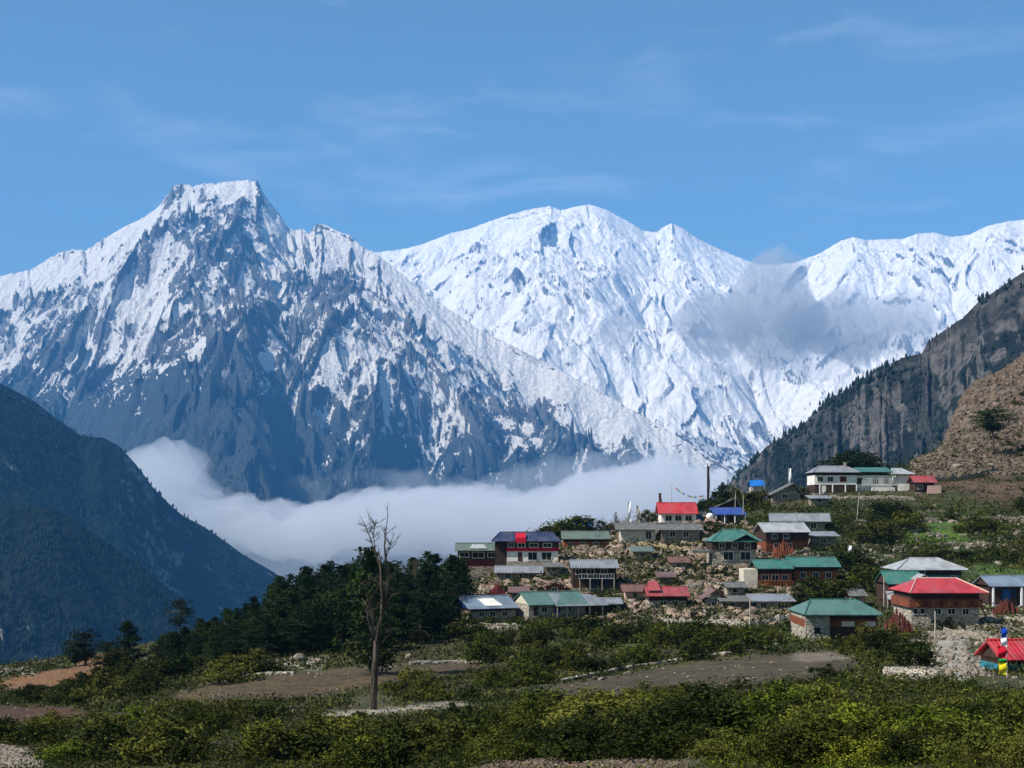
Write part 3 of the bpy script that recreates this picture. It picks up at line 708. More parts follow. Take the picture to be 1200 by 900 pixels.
# -- left end of the village
r, U, H, k = house('timber_lodge', 'dark timber lodge under a mossy green-grey roof at the far left end of the village', 537, 596, 664, 645, 637, 'gable', 'olive',
    [(645, 656, 'dark', 'upper_wall', .1), (656, 664, 'maroon', 'wall', 0)], [(539, 549, 647.5, 652.5), (554, 567, 647.5, 653.5), (572, 580, 648, 653)], rx=(533, 599), depth=6)
extra(r, 'roof_sheet', 'pale', lambda q: q.slab([(U(550), -.3, H(643) + .05), (U(571), -.3, H(643) + .05), (U(567), 1.8, H(639.2) + .16), (U(553), 1.8, H(639.2) + .16)], .04))
r, U, H, k = house('two_storey_house', 'two storey house with navy roof, crimson band and white ground floor', 594, 654, 668, 634, 624, 'hip', 'navy',
    [(634, 642, 'dark', 'upper_wall', .12), (642, 646, 'crimson', 'painted_band', .16), (646, 658, 'white', 'wall', 0), (658, 668, 'palestone', 'stone_base', .05)],
    [(596, 602, 636, 641), (607, 615, 637, 641), (621, 630, 637, 641), (637, 646, 637, 641), (619, 629, 647.5, 656), (635, 646, 647.5, 656)], rx=(576, 657), depth=7, hipw=.12)
door(r, U, H, 607, 612, 647, 658)
extra(r, 'roof_blanket', 'crimson', lambda q: (q.slab([(U(604), -.6, H(631) + .06), (U(616), -.6, H(631) + .06), (U(616), 1.6, H(625.5) + .15), (U(604), 1.6, H(625.5) + .15)], .05), q.box(U(604), U(616), -1.05, -.95, H(636), H(630))))
extra(r, 'side_wing', 'dark', lambda q: q.box(U(580), U(594) - .13, .4, 6, -.5, H(635.5)))
r, U, H, k = house('low_cottage', 'low cottage with grey-green roof and pale stone gable below the crimson banded house', 581, 634, 681, 671, 664, 'gable', 'grey',
    [(671, 681, 'stone', 'wall', 0)], [(592, 598, 672.5, 677), (606, 612, 673, 677.5), (620, 626, 673, 677.5)], depth=5, rx=(579, 637))
r, U, H, k = house('store_building', 'long building with mossy grey roof above the yellow stone bank', 661, 712, 641, 631.5, 623, 'gable', 'olive',
    [(631.5, 635, 'dark', 'eaves_shade_band', .08), (635, 641, 'orange', 'wall', 0)], [(666, 671, 635.8, 639.5), (680, 686, 635.8, 639.5), (696, 702, 635.8, 639.5)], rx=(658, 715), depth=6)  # dark strip paints the shade cast by the eaves
extra(r, 'stone_base', 'yellowstone', lambda q: q.box(U(655), U(716), -.45, 3, H(664), H(641) - .02))
r, U, H, k = house('balcony_house', 'grey roofed two storey house with a pale balcony and posts', 671, 722, 689, 665, 657, 'gable', 'grey',
    [(665, 676, 'dark', 'upper_wall', 0), (676, 689, 'dark', 'wall', 0)], [(675, 681, 667, 673), (688, 696, 667, 673), (704, 711, 667, 673), (693, 699, 679, 686, 'bframe'), (706, 712, 679, 686, 'bframe')], rx=(668, 725), depth=6, oy=1.4)  # dark walls carry the shade beneath the eaves in their colour
rail(r, U, H, 678, 719, 672, 677, 'pale', -1.1)
posts(r, U, (679, 691, 705, 719), -.3, H(677), -1.1)
r, U, H, k = house('blue_gabled_shed', 'long shed with pale blue-grey roof and bright blue gable on stone blocks', 548, 606, 726, 712.5, 700, 'gable', 'skyblue',
    [(712.5, 716, 'dark', 'wall', 0), (716, 726, 'palestone', 'stone_base', .06)], [(560, 566, 717, 722), (574, 580, 717, 722), (590, 596, 717, 722)], rx=(545, 609), depth=6.5, yaw=.42, parts={'gable': 'blue'})
extra(r, 'roof_sheet', 'white', lambda q: q.slab([(U(568), -.2, H(710) + .05), (U(590), -.2, H(710) + .05), (U(586), 2.4, H(703) + .1), (U(566), 2.4, H(703) + .1)], .04))
r, U, H, k = house('green_grey_longhouse', 'long low house, roof half green and half grey, with a pale stone gable end', 618, 688, 722, 708, 695, 'gable', 'palegreen',
    [(708, 722, 'palestone', 'wall', 0)], [(634, 640, 711, 717), (650, 656, 711, 717, 'bframe'), (664, 670, 711, 717)], rx=(616, 690), depth=7, yaw=.30, parts={'gable': 'cream'})
extra(r, 'grey_roof', 'grey', lambda q: (q.slab([(U(648), -1.4, H(709.5)), (U(712), -1.4, H(709.5)), (U(702), 2.8, H(698.5)), (U(650), 2.8, H(696.5))], .1), q.slab([(U(712) + .02, -1.4, H(709.5)), (U(728), .6, H(708)), (U(702) + .02, 2.8, H(698.5))], .1)))
extra(r, 'lean_to', 'dark', lambda q: q.box(U(690), U(722), -.3, 2.5, -1.2, H(711)))
door(r, U, H, 624, 629, 711, 721)
posts(r, U, (650, 662, 676, 690, 706), -.5, H(711), -1.2)
r, U, H, k = house('brown_shed', 'small rusty brown gabled shed beside the balcony house', 640, 661, 695, 688, 680, 'front', 'rust', [(688, 695, 'brown', 'wall', 0)], [(647, 653, 689, 693)], depth=4, oy=.4)
# -- cliff top
r, U, H, k = house('cream_walled_house', 'low dark roofed house with a blank cream wall, left of the red roofed cottage', 728, 768, 635, 620.5, 613, 'gable', 'slate',
    [(620.5, 635, 'cream', 'wall', 0)], [(757, 763, 623, 631)], rx=(721, 790), depth=6)
r, U, H, k = house('stone_byre', 'stone byre with a dark slate roof directly below the red roofed cottage', 775, 820, 633, 621, 614, 'gable', 'slate', [(621, 633, 'stone', 'wall', 0)],
    [(785, 791, 623, 629), (801, 807, 623, 629)], rx=(770, 824), depth=5)
r, U, H, k = house('red_roofed_cottage', 'white cottage on the hilltop under a bright red roof, three dark windows in a row', 775, 816, 616, 602, 589, 'gable', 'red',
    [(602, 614, 'white', 'wall', 0), (614, 616, 'blue', 'painted_band', .05)], [(780, 787, 604.5, 610), (791.5, 798.5, 604.5, 610), (803.5, 810.5, 604.5, 610)], rx=(771, 818), depth=6)
extra(r, 'porch', 'bluewall', lambda q: q.box(U(817), U(824), .5, 4, -.5, H(604)))
r, U, H, k = house('blue_canopy_house', 'dark house under a vivid blue canopy roof on posts at the hilltop', 839, 873, 613, 603, 594.5, 'shed', 'blue',
    [(603, 613, 'dark', 'wall', 0)], [(846, 851, 605, 610), (860, 865, 605, 610)], rx=(836, 874), depth=4.5, oy=1.6)
posts(r, U, (838, 848, 860, 872), -.5, H(603), -1.4, 'cloth_w', .09)
r, U, H, k = house('dark_gabled_hut', 'dark hut with a crooked grey gable roof behind the blue canopy', 834, 866, 603, 597, 583, 'front', 'slate', [(594, 603, 'dark', 'wall', 0)], [(846, 852, 596, 600)], depth=5, side=2.3, Y=hit(850, 603).y + 7)
r, U, H, k = house('green_hipped_house', 'stone house with dusty green hipped roof and two dark ground floor windows', 835, 886, 664, 634.5, 621, 'hip', 'teal',
    [(634.5, 644, 'dark', 'upper_wall', .15), (644, 664, 'palestone', 'wall', 0)], [(848, 859, 647, 656), (868, 879, 647, 656), (843, 849, 636.5, 642), (858, 864, 636.5, 642), (873, 879, 636.5, 642)], rx=(832, 892), depth=7, oy=1.2)
extra(r, 'front_gable', 'palegreen', lambda q: (q.slab([(U(857), -1.25, H(634)), (U(873), -1.25, H(626)), (U(873), 3, H(626))], .06), q.slab([(U(889), -1.25, H(634)), (U(873) + .02, -1.25, H(626)), (U(873) + .02, 3, H(626))], .06)))
extra(r, 'flat_terrace', 'slate', lambda q: q.box(U(812), U(835) - .03, -.3, 4, H(648), H(645)))
r, U, H, k = house('paired_grey_house', 'broad brown walled house under two overlapping pale grey roofs', 897, 948, 647, 623.5, 613, 'gable', 'pale',
    [(623.5, 634, 'dark', 'upper_wall', .1), (634, 647, 'brown', 'wall', 0)], [(904, 910, 626, 631), (918, 924, 626, 631), (907, 913, 637, 643), (922, 928, 637, 643)], rx=(893, 950), depth=6, yaw=.12)
r, U, H, k = house('upper_grey_house', 'grey roofed house peeping out behind the two overlapping grey roofs', 912, 966, 624, 611, 602, 'gable', 'grey', [(611, 624, 'stone', 'wall', 0)],
    [(950, 956, 613, 619), (938, 943, 613, 619)], rx=(902, 973), depth=6, Y=hit(935, 624).y + 3, yaw=-.15)
r, U, H, k = house('stone_wing', 'stone wing with grey lean-to roof right of the two overlapping grey roofs', 951, 980, 640, 628, 623, 'shed', 'grey', [(628, 640, 'stone', 'wall', 0)], [(962, 968, 631, 636)], depth=4)
# -- middle right
r, U, H, k = house('orange_timber_house', 'orange timber fronted house with green roof beside a pale white box wall', 888, 928, 690, 666, 657, 'gable', 'teal',
    [(666, 672, 'dark', 'eaves_shade_band', .1), (672, 685, 'orange', 'wall', 0), (685, 690, 'dark', 'wall_foot', .02)], [(893, 900, 674, 680), (905, 912, 674, 680), (917, 923, 674, 680)], rx=(885, 929), depth=6, oy=1.1)  # eaves shade given as a dark strip over the orange wall
rail(r, U, H, 888, 928, 680, 686, 'orange', -.9)
extra(r, 'white_annexe', 'cream', lambda q: q.box(U(871), U(888) - .1, -.4, 4, -.5, H(667)))
r, U, H, k = house('green_barn', 'long barn with even teal green roof and brick-orange wall', 930, 981, 683, 664, 654, 'gable', 'teal', [(664, 669, 'dark', 'eaves_shade_band', .1), (669, 683, 'orange', 'wall', 0)],  # dark upper strip holds the eaves shade as colour
    [(938, 944, 671, 677), (953, 959, 671, 677), (968, 974, 671, 677)], rx=(925, 985), depth=6.5)
r, U, H, k = house('stone_outhouse', 'low stone outhouse with narrow grey roof and small white front under the orange timber house', 888, 927, 716, 704, 698, 'shed', 'grey', [(704, 716, 'palestone', 'wall', 0)],
    [(892, 898, 706.5, 712), (912, 919, 706.5, 712)], rx=(880, 932), depth=4)
r, U, H, k = house('red_farmhouse', 'stone farmhouse with faded red roof stepping up to a peak at its left', 761, 804, 714, 698, 689, 'gable', 'darkred',
    [(698, 704, 'dark', 'eaves_shade_band', .1), (704, 714, 'palestone', 'wall', 0)], [(774, 781, 704.5, 710), (787, 794, 704.5, 710)], rx=(757, 808), depth=6)  # shade under the eaves built as a dark strip
extra(r, 'raised_roof', 'darkred', lambda q: (q.slab([(U(758), .2, H(692)), (U(775), .2, H(692)), (U(773), 3.6, H(682)), (U(762), 3.6, H(682))], .1)))
r, U, H, k = house('brown_gabled_barn', 'small brown gabled barn on stone footing right of the faded red farmhouse', 827, 850, 714, 702, 691, 'front', 'rust', [(702, 714, 'stone', 'wall', 0)], [(834, 840, 705, 710)], depth=4, oy=.4)
r, U, H, k = house('pink_walled_hut', 'little hut with pinkish brown wall left of the faded red farmhouse', 733, 754, 704, 693, 686, 'gable', 'rust', [(693, 704, 'pink', 'wall', 0)], [(741, 746, 695, 700)], depth=3.5)
house('dark_roofed_shed', 'low stone shed with near black flat roof left of the small outhouse with white front', 848, 877, 716, 704, 700, 'shed', 'slate', [(704, 716, 'stone', 'wall', 0)], [(855, 861, 706.5, 712)], rx=(843, 881), depth=4)
house('grey_shed', 'small grey shed on the bank below the left corner of the white lodge', 951, 971, 591, 584, 580, 'shed', 'grey', [(584, 591, 'stone', 'wall', 0)], [(958, 963, 585.5, 589)], rx=(948, 974), depth=3.5)
house('bank_hut', 'stone hut dug into the bank between the low cottage and the balcony house', 640, 658, 672, 664, 660, 'shed', 'slate', [(664, 672, 'stone', 'wall', 0)], [(646, 651, 665.5, 670)], rx=(637, 661), depth=3.5)
house('roadside_hut', 'small stone hut with brown roof left of the green roofed house with flat terrace', 786, 806, 668, 659, 653, 'gable', 'rust', [(659, 668, 'palestone', 'wall', 0)], [(793, 798, 660.5, 665)], rx=(783, 809), depth=3.5)
house('ruined_hut', 'tumbledown pinkish hut right of the maroon brushwood stack', 597, 618, 704, 694, 689, 'shed', 'rust', [(694, 704, 'pink', 'wall', 0)], [(603, 608, 696, 701)], rx=(595, 621), depth=3.5)
house('bush_hut', 'little pink walled hut among the bushes left of the pale corner post', 997, 1013, 707, 698, 692, 'gable', 'slate', [(698, 707, 'pink', 'wall', 0)], [(1002, 1006, 700, 704)], rx=(994, 1016), depth=3.5)
house('bank_store', 'narrow stone store with mossy roof below the cream walled house', 742, 764, 654, 646, 641, 'shed', 'olive', [(646, 654, 'yellowstone', 'wall', 0)], [(750, 755, 648, 652)], rx=(739, 767), depth=3.5)
house('stone_cowshed', 'low stone cowshed with patched grey roof left of the faded red farmhouse and pinkish hut', 700, 727, 716, 707, 702, 'gable', 'grey', [(707, 716, 'stone', 'wall', 0)], [(707, 712, 709, 713), (718, 723, 709, 713)], rx=(697, 730), depth=4)
house('pale_cabin', 'pale stone cabin with slate roof on the bank right of the small brown gabled barn', 852, 872, 697, 688, 683, 'gable', 'slate', [(688, 697, 'palestone', 'wall', 0)], [(859, 864, 690, 694)], rx=(849, 875), depth=3.5)
house('hillside_shelter', 'tiny dark shelter on the bank above the faded red farmhouse', 772, 790, 683, 676, 671, 'shed', 'rust', [(676, 683, 'stone', 'wall', 0)], [(778, 782, 677.5, 681)], rx=(769, 793), depth=3)
# -- top right lodge
r, U, H, k = house('white_lodge', 'large white lodge on the top terrace with grey and green roofs', 955, 1003, 578, 553.5, 545.5, 'hip', 'grey',
    [(553.5, 557, 'dark', 'eaves_shade_band', .1), (557, 568, 'white', 'upper_wall', .1), (568, 578, 'dark', 'wall', 0)], [(958, 964, 559, 564), (970, 976, 559, 564), (985, 991, 559, 564, 'crimson')], rx=(952, 1007), depth=8, hipw=.2)  # dark strip for eaves shade, dark lower wall for the shaded opening
extra(r, 'middle_wing', 'white', lambda q: (q.box(U(1003) + .12, U(1047), 1.0, 7, -.3, H(557)), q.box(U(1021), U(1048), -.6, .98, -.3, H(571))))
extra(r, 'green_roof', 'teal', lambda q: (q.slab([(U(1002), -.4, H(553)), (U(1046), -.4, H(553)), (U(1044), 4, H(547)), (U(1005), 4, H(547))], .12)))
rail(r, U, H, 1010, 1052, 561, 568, 'cloth_w', -.3)
extra(r, 'right_wing', 'white', lambda q: q.box(U(1053), U(1070), -.5, 6.5, -.4, H(557.5)))
extra(r, 'wing_roof', 'pale', lambda q: (q.slab([(U(1042), -1.2, H(555.5)), (U(1072), -1.2, H(555.5)), (U(1060), 3, H(548)), (U(1048), 3, H(548))], .12), q.slab([(U(1072), -1.2, H(555.5)), (U(1072), 6.5, H(555.5)), (U(1060), 3, H(548))], .12)))
extra(r, 'chimney', 'palestone', lambda q: q.box(U(993), U(996), 3.2, 3.9, H(553), H(541)))
for a, b in ((1006, 1012), (1024, 1031), (1037, 1043)): extra(r, 'window', 'glass', lambda q: q.box(U(a), U(b), .93, 1.02, H(567), H(560)))
door(r, U, H, 963, 968, 569, 578, 'white')
posts(r, U, (960, 975, 990, 1003), -.2, H(568), -.6, 'cloth_w', .1)
r, U, H, k = house('red_roofed_annexe', 'small red roofed annexe with peach wall at the right end of the white lodge', 1073, 1095, 577, 565.5, 557.5, 'gable', 'darkred', [(565.5, 577, 'dark', 'wall', 0)], [(1076, 1081, 568, 573)], rx=(1070, 1098), depth=5)
extra(r, 'peach_wall', 'pink', lambda q: q.box(U(1086), U(1102), -.7, 2, -.3, H(569)))
r, U, H, k = house('ridge_hut', 'grey gabled hut half hidden among bushes left of the white lodge', 905, 938, 587, 580, 566, 'front', 'slate', [(578, 587, 'stone', 'wall', 0)], [(917, 923, 579, 584)], depth=5, side=1.5)
# -- right cluster
r, U, H, k = house('grey_hipped_house', 'house with wide pale grey hipped roof, directly behind the bright red hipped roof', 1057, 1126, 706, 667.5, 655, 'hip', 'pale',
    [(667.5, 674, 'dark', 'upper_wall', .1), (674, 706, 'tealwall', 'wall', 0)], [(1062, 1068, 669, 673), (1076, 1083, 669, 673), (1115, 1121, 675, 681)], rx=(1049, 1133), depth=8, Y=212)
r, U, H, k = house('teal_roofed_wing', 'dark building with teal green roof and grey awning left of the bright red hipped roof', 1040, 1080, 716, 684, 670.5, 'gable', 'teal',
    [(684, 716, 'dark', 'wall', 0)], [(1046, 1052, 704, 710), (1058, 1064, 704, 710)], rx=(1038, 1084), depth=6, Y=200)
extra(r, 'awning', 'pale', lambda q: q.slab([(U(1036), -1.7, H(701.5)), (U(1067), -1.7, H(701.5)), (U(1066), -.02, H(692.5)), (U(1038), -.02, H(692.5))], .08))
posts(r, U, (1037, 1066), -.5, H(701), -1.5)
r, U, H, k = house('red_hipped_house', 'big house with bright red hipped roof, brown timber upper floor and white windowed ground floor', 1068, 1147, 733, 694, 679.5, 'hip', 'red',
    [(694, 702, 'dark', 'eaves_shade_wall', .05), (702, 712, 'brown', 'upper_wall', .35), (712, 733, 'palestone', 'wall', 0)],  # dark top strip stands in for the deep eave shadow
    [(1070.5, 1075, 713.5, 719.5), (1078.5, 1083.5, 713.5, 719.5), (1095, 1102.5, 713.5, 719.5), (1111, 1119, 713.5, 719.5), (1128, 1135, 713.5, 720)], rx=(1063, 1155), depth=8, oy=1.3, hipw=.24, parts={'cap': 'pink'}, Y=hit(1108, 734).y)
extra(r, 'dormer', 'pale', lambda q: (q.slab([(U(1087), 4.6, H(682)), (U(1096), 4.6, H(675)), (U(1096), 7.6, H(675)), (U(1087), 7.6, H(682))], .06), q.slab([(U(1105), 4.6, H(682)), (U(1096) + .02, 4.6, H(675)), (U(1096) + .02, 7.6, H(675)), (U(1105), 7.6, H(682))], .06)))
for i in range(9):
    u = 1073 + i * 9; extra(r, 'shutter', 'maroon' if i % 2 else 'orange', lambda q: q.box(U(u), U(u + 4.5), -.41, -.36, H(710), H(704)))
r, U, H, k = house('green_hipped_barn', 'foremost green hipped house, pale stone left end and two cream panels on brown timber', 944, 1027, 752, 719.5, 705.5, 'hip', 'palegreen',
    [(719.5, 726, 'dark', 'eaves_shade_wall', .05), (726, 735, 'brown', 'upper_wall', .12), (735, 752, 'dark', 'wall', 0)], [(949, 955, 738, 744)], rx=(940, 1031), depth=8, oy=1.2, hipw=.2, Y=158, parts={'cap': 'teal'})  # dark strip and wall carry the painted shade under the eaves
extra(r, 'stone_end', 'palestone', lambda q: q.box(U(943), U(971.5), -.45, 7.8, -.8, H(721)))
for a, b in ((986, 1001), (1013, 1026)): extra(r, 'panel', 'cream', lambda q: q.box(U(a), U(b), -.19, -.13, H(734), H(728)))
extra(r, 'stone_window', 'glass', lambda q: q.box(U(953), U(960), -.49, -.44, H(742), H(735)))
r, U, H, k = house('blue_door_house', 'house at the right edge with grey corrugated roof, blue doorway and white posts', 1159, 1212, 709, 686.5, 676, 'gable', 'skyblue', [(686.5, 709, 'dark', 'wall', 0)],
    [(1186, 1190, 692, 699, 'bframe')], rx=(1157, 1216), depth=6, Y=196, oy=1.2)
extra(r, 'blue_doorway', 'bluewall', lambda q: q.box(U(1174), U(1184), -.08, -.02, H(704), H(690)))
posts(r, U, (1161, 1194, 1198), -.3, H(687), -1.0, 'cloth_w', .12)
r, U, H, k = house('red_roofed_kiosk', 'kiosk at the right edge with scarlet roof and teal front behind the tall prayer flag', 1172, 1216, 787, 772, 752.5, 'gable', 'red',
    [(772, 779, 'dark', 'upper_wall', 0), (779, 787, 'tealwall', 'wall', .05)], [(1184, 1190, 773.5, 777.5), (1198, 1204, 773.5, 777.5)], rx=(1167, 1222), depth=3.2, Y=96, oy=.7, yaw=.1)
# ------------------------------------------------------------------ shrine, poles and flags
g = hit(832, 616); k = g.y / F
s = thing('white_stupa', (g.x, g.y, at(832, 616, g.y).z), 'small white stupa with bluish dome between the red roofed cottage and the blue canopy', 'stupa')
OCC.append((g.x, g.y, 1.6, 1))
def lathe(q, prof, n=20):
    V = [(math.cos(2 * math.pi * j / n) * r, math.sin(2 * math.pi * j / n) * r, z) for r, z in prof for j in range(n)]
    q.add(V, [(i * n + j, i * n + (j + 1) % n, (i + 1) * n + (j + 1) % n, (i + 1) * n + j) for i in range(len(prof) - 1) for j in range(n)] + [tuple(range(n))[::-1], tuple((len(prof) - 1) * n + j for j in range(n))])
q = MB(); q.box(-1.05, 1.05, -1.05, 1.05, -1, 1.0); q.box(-.85, .85, -.85, .85, 1.002, 1.4); q.build('plinth', M['pink'], s)
q = MB(); lathe(q, [(.6, 1.4), (.75, 1.75), (.72, 2.1), (.5, 2.4), (.2, 2.5)]); q.build('dome', M['cloth_w'], s, True)
q = MB(); lathe(q, [(.2, 2.5), (.22, 2.7), (.13, 2.72), (.03, 3.3)]); q.build('spire', M['bluewall'], s)
q = MB(); q.box(-.25, .25, -1.1, -1.04, .1, .8); q.build('niche', M['dark'], s)
def pole(px, pb, pt, label, name='pole', w=.06, lean=0, mat='post', cap=None, cat='pole', dY=0):
    g = hit(px, pb); Y = g.y + dY; k = Y / F; z = gz((px - 600) / F * Y, Y); hgt = (HZ - pt) * k - z
    x = (px - 600) / F * Y
    t = thing(name, (x, Y, z), label, cat)
    MB().tube([(0, 0, -.5), (lean * .5, 0, hgt * .5), (lean, 0, hgt)], [w * 1.2, w, w * .8], 8).build('shaft', M[mat], t)
    return t, hgt, k
def cloth(t, name, mat, x, z0, z1, w, k=1, sway=.12):
    q = MB(); n = 8; V = []
    for i in range(n + 1):
        z = z1 + (z0 - z1) * i / n
        for j in range(4):
            u = j / 3; yy = math.sin(i * .9 + u * 3) * sway; V.append((x + u * w * (1 - .15 * math.sin(i * 1.3)), yy, z - u * .05)); 
    q.add(V, [(i * 4 + j, i * 4 + j + 1, (i + 1) * 4 + j + 1, (i + 1) * 4 + j) for i in range(n) for j in range(3)])
    o = q.build(name, M[mat], t, fix=False); m = o.modifiers.new('thick', 'SOLIDIFY'); m.thickness = .02; return o
t, h, k = pole(829, 592, 545, 'tall dark mast with a black streamer on the hilltop above the stupa', 'mast', .10, mat='dark', cat='mast')
cloth(t, 'streamer', 'dark', .06, h * .18, h * .98, .42)
q = MB(); q.tube([(0, 0, h), (0, 0, h + .4)], [.16, .05], 8); q.build('finial', M['dark'], t)
t, h, k = pole(787, 592, 567, 'thin grey pole holding the prayer flag line left of the dark mast', 'flag_pole', .05)
# prayer flag line from the pole to the mast
a = Vector(t.location) + Vector((0, 0, h)); g = hit(829, 592); b = Vector((at(826, 580, g.y)))
ln = thing('prayer_flag_line', a, 'sagging line of small prayer flags strung from the thin pole to the dark mast', 'prayer flags')
pts = [(b - a) * (i / 14) - Vector((0, 0, 1.6 * math.sin(math.pi * i / 14) * .8)) for i in range(15)]
MB().tube(pts, [.025] * 15, 4).build('cord', M['post'], ln)
for i in range(1, 14):
    p0 = pts[i]; MB().box(p0.x - .16, p0.x + .16, p0.y - .01, p0.y + .01, p0.z - .36, p0.z - .03).build('flag', M[['cloth_b', 'cloth_w', 'cloth_r', 'cloth_g', 'cloth_y'][i % 5]], ln)
for (px, pb, pt, lb, mt) in ((736, 611, 587, 'white pointed banner on a short pole left of the red roofed cottage', 'cloth_w'), (772, 600, 577, 'short dark banner pole at the left end of the bright red cottage roof', 'dark'),
                             (994, 652, 639, 'small white banner among dark bushes right of the grey roofs', 'cloth_w'), (924, 566, 548, 'white banner above the ridge hut beside the white lodge', 'cloth_w'),
                             (746, 612, 592, 'grey banner standing just right of the white pointed banner', 'post')):
    t, h, k = pole(px, pb, pt, lb, 'banner_pole', .05, cat='flag'); cloth(t, 'banner', mt, .05, h * .35, h * .98, .55)
for (px, pb, pt, lean, lb) in ((946, 707, 682, 0, 'grey post in the bushes above the front green hipped roof'), (1036, 710, 675, 0, 'pale post at the left corner of the teal roofed building'),
                               (1004, 608, 577, .5, 'leaning pale post on the terrace below the white lodge'), (934, 641, 600, -.15, 'tall pale post in front of the two overlapping grey roofs'),
                               (879, 738, 700, 0, 'thin post on the stone terrace under the orange timber house'), (861, 607, 575, .2, 'thin grey post beside the blue canopy'),
                               (871, 612, 580, 0, 'white post at the right end of the blue canopy'), (783, 752, 722, 0, 'thin post in the grass below the faded red farmhouse'), (1096, 752, 716, 0, 'slim post before the ground floor of the bright red hipped house')):
    pole(px, pb, pt, lb, 'wooden_post', .09, lean)
# the tall prayer flag at the right edge
Yf = 84.; x = (1180 - 600) / F * Yf; z = gz(x, Yf); hh = (HZ - 734) / F * Yf - z
t = thing('prayer_flag_mast', (x, Yf, z), 'tall vertical prayer flag of blue, white, red and yellow cloth at the right edge', 'prayer flag')
MB().tube([(0, 0, -.4), (0, 0, hh)], [.045, .03], 8).build('shaft', M['post'], t)
for mt, a, b, xx, ww in (('cloth_b', 735.5, 746.5, -.34, .34), ('cloth_w', 746.6, 757, -.36, .36), ('cloth_r', 757.1, 771, -.55, .55), ('cloth_g', 771.1, 776, -.5, .5), ('cloth_y', 776.1, 790, -.48, .48)):
    cloth(t, 'banner', mt, xx, (HZ - b) / F * Yf - z, (HZ - a) / F * Yf - z, ww, sway=.05)
# blue tarpaulins
def tarp(px0, px1, p0, p1, label, mat='tarp', dY=2):
    g = hit((px0 + px1) / 2, p1); Y = g.y + dY; k = Y / F; w = (px1 - px0) * k; h = (p1 - p0) * k
    t = thing('tarpaulin_shelter', (g.x, Y, at(600, p1, Y).z), label, 'shelter')
    q = MB(); q.slab([(-w / 2, -1, h * .45), (w / 2, -1, h * .55), (w / 2 * .8, 1, h), (-w / 2 * .9, 1, h * .95)], .04); q.slab([(-w / 2 * .9, 1.02, h * .95), (w / 2 * .8, 1.02, h), (w / 2, 3, h * .5), (-w / 2, 3, h * .5)], .04)
    q.build('sheet', M[mat], t)
    for sx in (-.45, .45):
        for yy in (-.9, 2.8): MB().tube([(w * sx, yy, -1.5), (w * sx, yy, h * .5)], [.05, .05], 6).build('post', M['post'], t)
    q = MB(); q.box(-w * .4, w * .4, 0, 2, -1, h * .42); q.build('stack', M['cream'], t); OCC.append((g.x, Y + 1, 2.2, 1))
tarp(669, 697, 608, 624, 'bright blue tarpaulin shelter on the crest right of the crimson banded house')
tarp(880, 898, 562, 577, 'blue tarpaulin shelter on the ridge left of the ridge hut')
# stacks of red-brown timber
def stack(px0, px1, p0, p1, label, mat, seed, Y=None):
    random.seed(seed); g = hit((px0 + px1) / 2, p1); Yh = Y or g.y; k = Yh / F; w = (px1 - px0) * k; h = (p1 - p0) * k; o = at((px0 + px1) / 2, p1, Yh)
    q = MB()
    for i in range(70):
        x = random.uniform(-w / 2, w / 2); f = 1 - abs(x / w * 1.3); y = random.uniform(-.4, .8); hh = h * random.uniform(.7, 1.02) * max(.5, f)
        q.tube([(x, y - .5, -.5), (x * .75 + random.uniform(-.2, .2), .6, hh)], [.09, .06], 5)
    o2 = q.build('timber_stack', M[mat]); o2.location = o; tag(o2, label, 'wood stack'); OCC.append((o.x, o.y, w / 2, 1))
stack(1034, 1074, 711, 744, 'large leaning stack of red-brown planks left of the bright red hipped house', 'stack', 3, 168)
stack(1162, 1199, 700, 723, 'rusty red stack of planks before the blue door house', 'stack', 4, 185)
stack(571, 594, 681, 702, 'dark maroon brushwood stack between the low cottage and the blue gabled shed', 'maroon', 5)
stack(905, 932, 632, 650, 'orange-brown plank stack leaning on the paired grey roof house', 'brown', 6)
# ------------------------------------------------------------------ foliage
def mat_leaf(name, a, b, c=None, rough=.9):
    t = NT(name); oi = t.n('ObjectInfo').outputs['Random']; o = t.obj()
    n = t.noise(1.3, 3, .6, o); rnd = t.n('NewGeometry').outputs['Random Per Island']
    f = t.math('ADD', t.math('MULTIPLY', n, .6), t.math('MULTIPLY', rnd, .4))
    c0 = t.mix(t.rng(f, .3, .7), a, b)
    c1 = t.mix(t.rng(oi, .55, 1, 0, .75), c0, c or b)
    hs = t.n('HueSaturation', {'Color': c1, 'Value': t.rng(oi, 0, 1, .65, 1.35, 'LINEAR'), 'Hue': t.rng(rnd, 0, 1, .485, .515, 'LINEAR')})
    d = t.n('BsdfPrincipled', {'Base Color': hs.outputs[0], 'Roughness': rough, 'Specular IOR Level': .06})
    tr = t.n('BsdfTranslucent', {'Color': hs.outputs[0]})
    mx = t.n('MixShader', {'Fac': .15}); t.l(d.outputs[0], mx.inputs[1]); t.l(tr.outputs[0], mx.inputs[2]); t.l(mx.outputs[0], t.out.inputs['Surface'])
    return t.m
LF = dict(
 pine=mat_leaf('pine_needles', (.006, .015, .005), (.018, .036, .009), (.026, .042, .009)),
 dark=mat_leaf('dark_shrub_leaves', (.010, .015, .004), (.042, .056, .010), (.080, .075, .014)),
 olive=mat_leaf('olive_shrub_leaves', (.018, .024, .005), (.088, .104, .014), (.100, .095, .018)),
 bright=mat_leaf('fresh_leaves', (.030, .048, .006), (.165, .205, .018), (.200, .190, .020)),
 dry=mat_leaf('dry_twigs', (.075, .062, .045), (.16, .13, .095), (.12, .10, .06)),
 grass=mat_leaf('grass_blades', (.020, .026, .007), (.058, .064, .015), (.09, .072, .026)))
